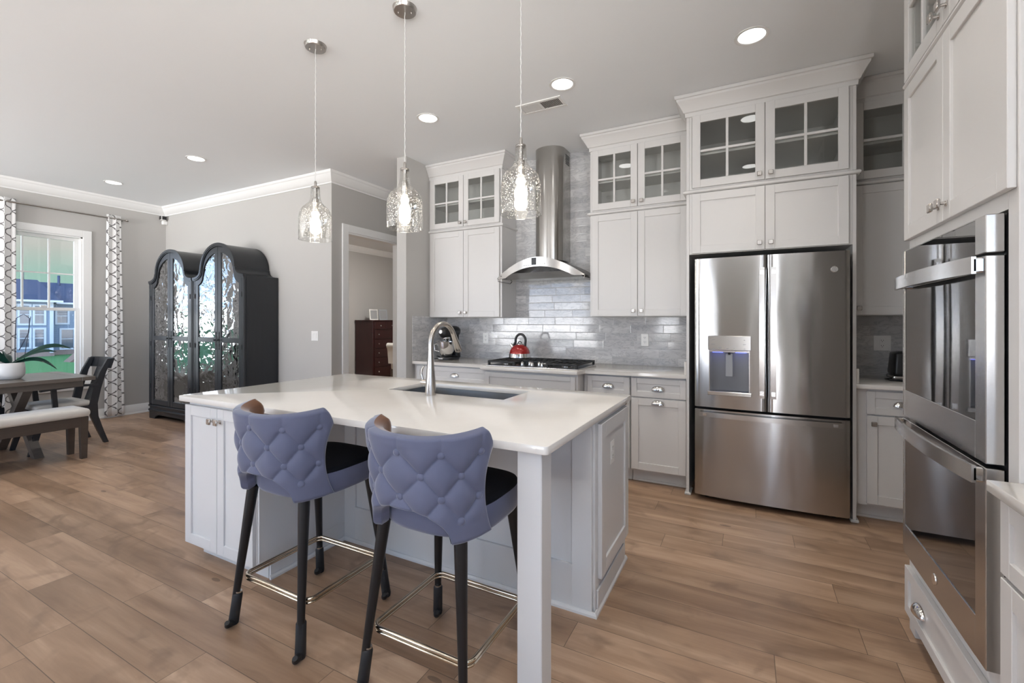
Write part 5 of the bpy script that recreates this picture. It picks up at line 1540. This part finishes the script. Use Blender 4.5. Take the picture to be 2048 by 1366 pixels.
def photo_frame(label, y, tilt, mat):
    x = -7.62; z = 1.3625
    t = thing('photo_frame', label, 'photo frame', (x, y, z), rz=tilt)
    def loc(o): return o
    lean = .055
    mb = MB()
    def bar(y0, y1, z0, z1):
        mb.hexa([(.0 - lean * z0 / .25, y0, z0), (.014 - lean * z0 / .25, y0, z0), (.014 - lean * z0 / .25, y1, z0), (-lean * z0 / .25, y1, z0)],
                [(.0 - lean * z1 / .25, y0, z1), (.014 - lean * z1 / .25, y0, z1), (.014 - lean * z1 / .25, y1, z1), (-lean * z1 / .25, y1, z1)])
    bar(-.10, -.075, 0, .25); bar(.075, .10, 0, .25); bar(-.075, .075, 0, .025); bar(-.075, .075, .225, .25)
    o = mb.build('frame', mat, None); o.parent = t
    mb = MB()
    def sheet(y0, y1, z0, z1, x0, x1): mb.hexa([(x0 - lean * z0 / .25, y0, z0), (x1 - lean * z0 / .25, y0, z0), (x1 - lean * z0 / .25, y1, z0), (x0 - lean * z0 / .25, y1, z0)], [(x0 - lean * z1 / .25, y0, z1), (x1 - lean * z1 / .25, y0, z1), (x1 - lean * z1 / .25, y1, z1), (x0 - lean * z1 / .25, y1, z1)])
    sheet(-.076, .076, .024, .226, .003, .008); o = mb.build('photograph', 'photo', None); o.parent = t
    mb = MB(); mb.hexa([(-.11, -.03, 0), (-.10, -.03, 0), (-.10, .03, 0), (-.11, .03, 0)], [(-.045, -.02, .18), (-.038, -.02, .18), (-.038, .02, .18), (-.045, .02, .18)]); o = mb.build('easel_back', 'black', None); o.parent = t
photo_frame('silver photo frame standing toward the near edge of the dresser', 7.72, -.5, 'silver')
photo_frame('dark-edged photo frame standing nearer the dresser middle', 8.02, -.5, 'grey')
o = MB().box(-7.968, -7.94, 8.86, 9.6, 1.62, 2.40, .004).build('wall_picture', 'black', loc=(-7.95, 9.2, 2.0)); tag(o, 'dark-framed picture edge on the study wall beside the door casing', 'picture')
t = thing('armchair', 'cream scroll-back chair in front of the dresser in the study', 'armchair', (-6.45, 7.75, 0), rz=0)
ax, ay = -6.45, 7.55
rows = []
mb = MB()
prof = [(-.30, .44), (-.25, .44), (-.25, .60), (-.27, .72), (-.275, .79), (-.265, .83), (-.28, .865), (-.315, .88), (-.35, .865), (-.365, .83), (-.355, .79), (-.335, .76), (-.325, .70), (-.31, .56)]
mb.extrude(prof, lambda a, b, d: (ax + d, ay + a, b), -.30, .30); mb.build('back', 'cream', t, 50)
MB().box(ax - .30, ax + .30, ay - .25, ay + .30, .30, .47, .05, 3).build('seat', 'cream', t, 60)
for sx in (-.26, .26):
    for sy in (-.24, .26): MB().tube([(ax + sx, ay + sy, 0), (ax + sx, ay + sy, .32)], [.015, .022], 10).build('leg', 'benchw', t)

# ================================================================== OUTSIDE
GZ = -1.80
struct(MB().box(-140, XL - .3, -60, 90, GZ - .2, GZ).build('lawn', 'grass'))
HXF = -56.0
t = thing('neighbour_house', 'pale blue two-storey house with dark roof across the lawn', 'house', (HXF - 5, 14, GZ))
mb = MB(); mb.box(HXF - 11, HXF, -10, 17.05, GZ + .45, 3.25); mb.box(HXF - 11, HXF - 1.6, 17.05, 40, GZ + .45, 3.25); mb.build('wall', 'siding', t)
mb = MB(); mb.box(HXF - 11, HXF + .04, -10, 17.09, GZ, GZ + .45); mb.box(HXF - 11, HXF - 1.56, 17.09, 40, GZ, GZ + .45); mb.build('foundation', 'brick', t)
F = lambda a, b, d: (a, d, b)
mb = MB(); mb.extrude([(HXF + .55, 3.22), (HXF - 5, 5.35), (HXF - 11.5, 3.22)], F, -10.5, 17.4); mb.extrude([(HXF - 1.0, 3.10), (HXF - 5.4, 5.20), (HXF - 11.5, 3.22)], F, 17.4, 40.5); mb.build('roof', 'roof', t)
mb = MB(); mb.box(HXF + .50, HXF + .62, -10.5, 17.5, 3.06, 3.24); mb.box(HXF - 1.05, HXF - .93, 17.5, 40.5, 2.96, 3.12); mb.build('gutter', 'hwhite', t)
mb = MB(); mb.box(HXF, HXF + .1, 16.75, 17.0, GZ + .3, 3.1); mb.build('downspout', 'hwhite', t)
for (y, z0, h) in ((16.35, 5.1, 1.05), (18.9, 4.9, 1.0)):
    MB().tube([(HXF - 4.9, y, z0), (HXF - 4.9, y, z0 + h)], .11, 10).build('vent_pipe', 'roof', t)
def hwin(y0, y1, z0, z1, x=HXF, mull=True, bar=.15):
    f = fr('E', x); mb = MB()
    obox(mb, f, y0 - bar, y0, 0, .08, z0 - bar, z1 + bar); obox(mb, f, y1, y1 + bar, 0, .08, z0 - bar, z1 + bar); obox(mb, f, y0, y1, 0, .08, z1, z1 + bar); obox(mb, f, y0, y1, 0, .08, z0 - bar, z0)
    obox(mb, f, y0, y1, .0, .06, (z0 + z1) / 2 - .03, (z0 + z1) / 2 + .03)
    if mull:
        for i in (1, 2): obox(mb, f, y0, y1, .03, .05, (z0 + z1) / 2 + (z1 - z0) / 2 * i / 3 - .006, (z0 + z1) / 2 + (z1 - z0) / 2 * i / 3 + .006)
    w = mb.build('window', 'hwhite', t); obox(MB(), f, y0, y1, .002, .03, z0, z1).build('pane', 'hglass', w)
for y in (9.6, 10.75, 13.0, 13.95, 14.86, 15.80):
    hwin(y, y + .58, -.92, .62); hwin(y, y + .58, 1.15, 2.72)
for y in (17.75, 19.6): hwin(y, y + .72, 1.20, 2.50, HXF - 1.6)
hwin(18.05, 18.9, -1.2, .55, HXF - 1.6, False); hwin(19.25, 20.1, -1.2, .55, HXF - 1.6, False)
# wooden deck
t = thing('wooden_deck', 'brown wooden deck with stairs at the neighbouring house', 'deck', (-47.5, 17.5, GZ))
mb = MB(); mb.box(-49, -45.6, 16.1, 20, GZ + .9, GZ + 1.05); mb.build('platform', 'deck', t)
for y in (16.2, 17.8, 19.6):
    for x in (-48.8, -45.8): MB().box(x - .1, x + .1, y - .1, y + .1, GZ, GZ + 2.0).build('post', 'deck', t)
mb = MB(); mb.box(-45.85, -45.75, 16.1, 20, GZ + 1.9, GZ + 2.0); mb.box(-45.85, -45.75, 16.1, 20, GZ + 1.2, GZ + 1.3); mb.build('railing', 'deck', t)
mb = MB(); mb.hexa([(-47.2, 14.9, GZ), (-46, 14.9, GZ), (-46, 15.3, GZ), (-47.2, 15.3, GZ)], [(-47.2, 15.9, GZ + 1.0), (-46, 15.9, GZ + 1.0), (-46, 16.2, GZ + 1.0), (-47.2, 16.2, GZ + 1.0)]); mb.build('stair', 'deck', t)
# low fence close to the window
t = thing('garden_fence', 'dark picket fence at the near edge of the lawn', 'fence', (-24, 9.0, GZ))
mb = MB(); mb.box(-24.03, -23.97, 6.6, 13, GZ + .78, GZ + .84); mb.box(-24.03, -23.97, 6.6, 13, GZ + .2, GZ + .26); mb.build('rail', 'gasket', t)
mb = MB(); [mb.box(-24.015, -23.985, 6.6 + .13 * k, 6.63 + .13 * k, GZ + .02, GZ + .86) for k in range(50)]; mb.build('picket', 'gasket', t)['kind'] = 'stuff'
MB().box(-24.05, -23.95, 6.55, 6.65, GZ, GZ + .9).build('post', 'gasket', t)
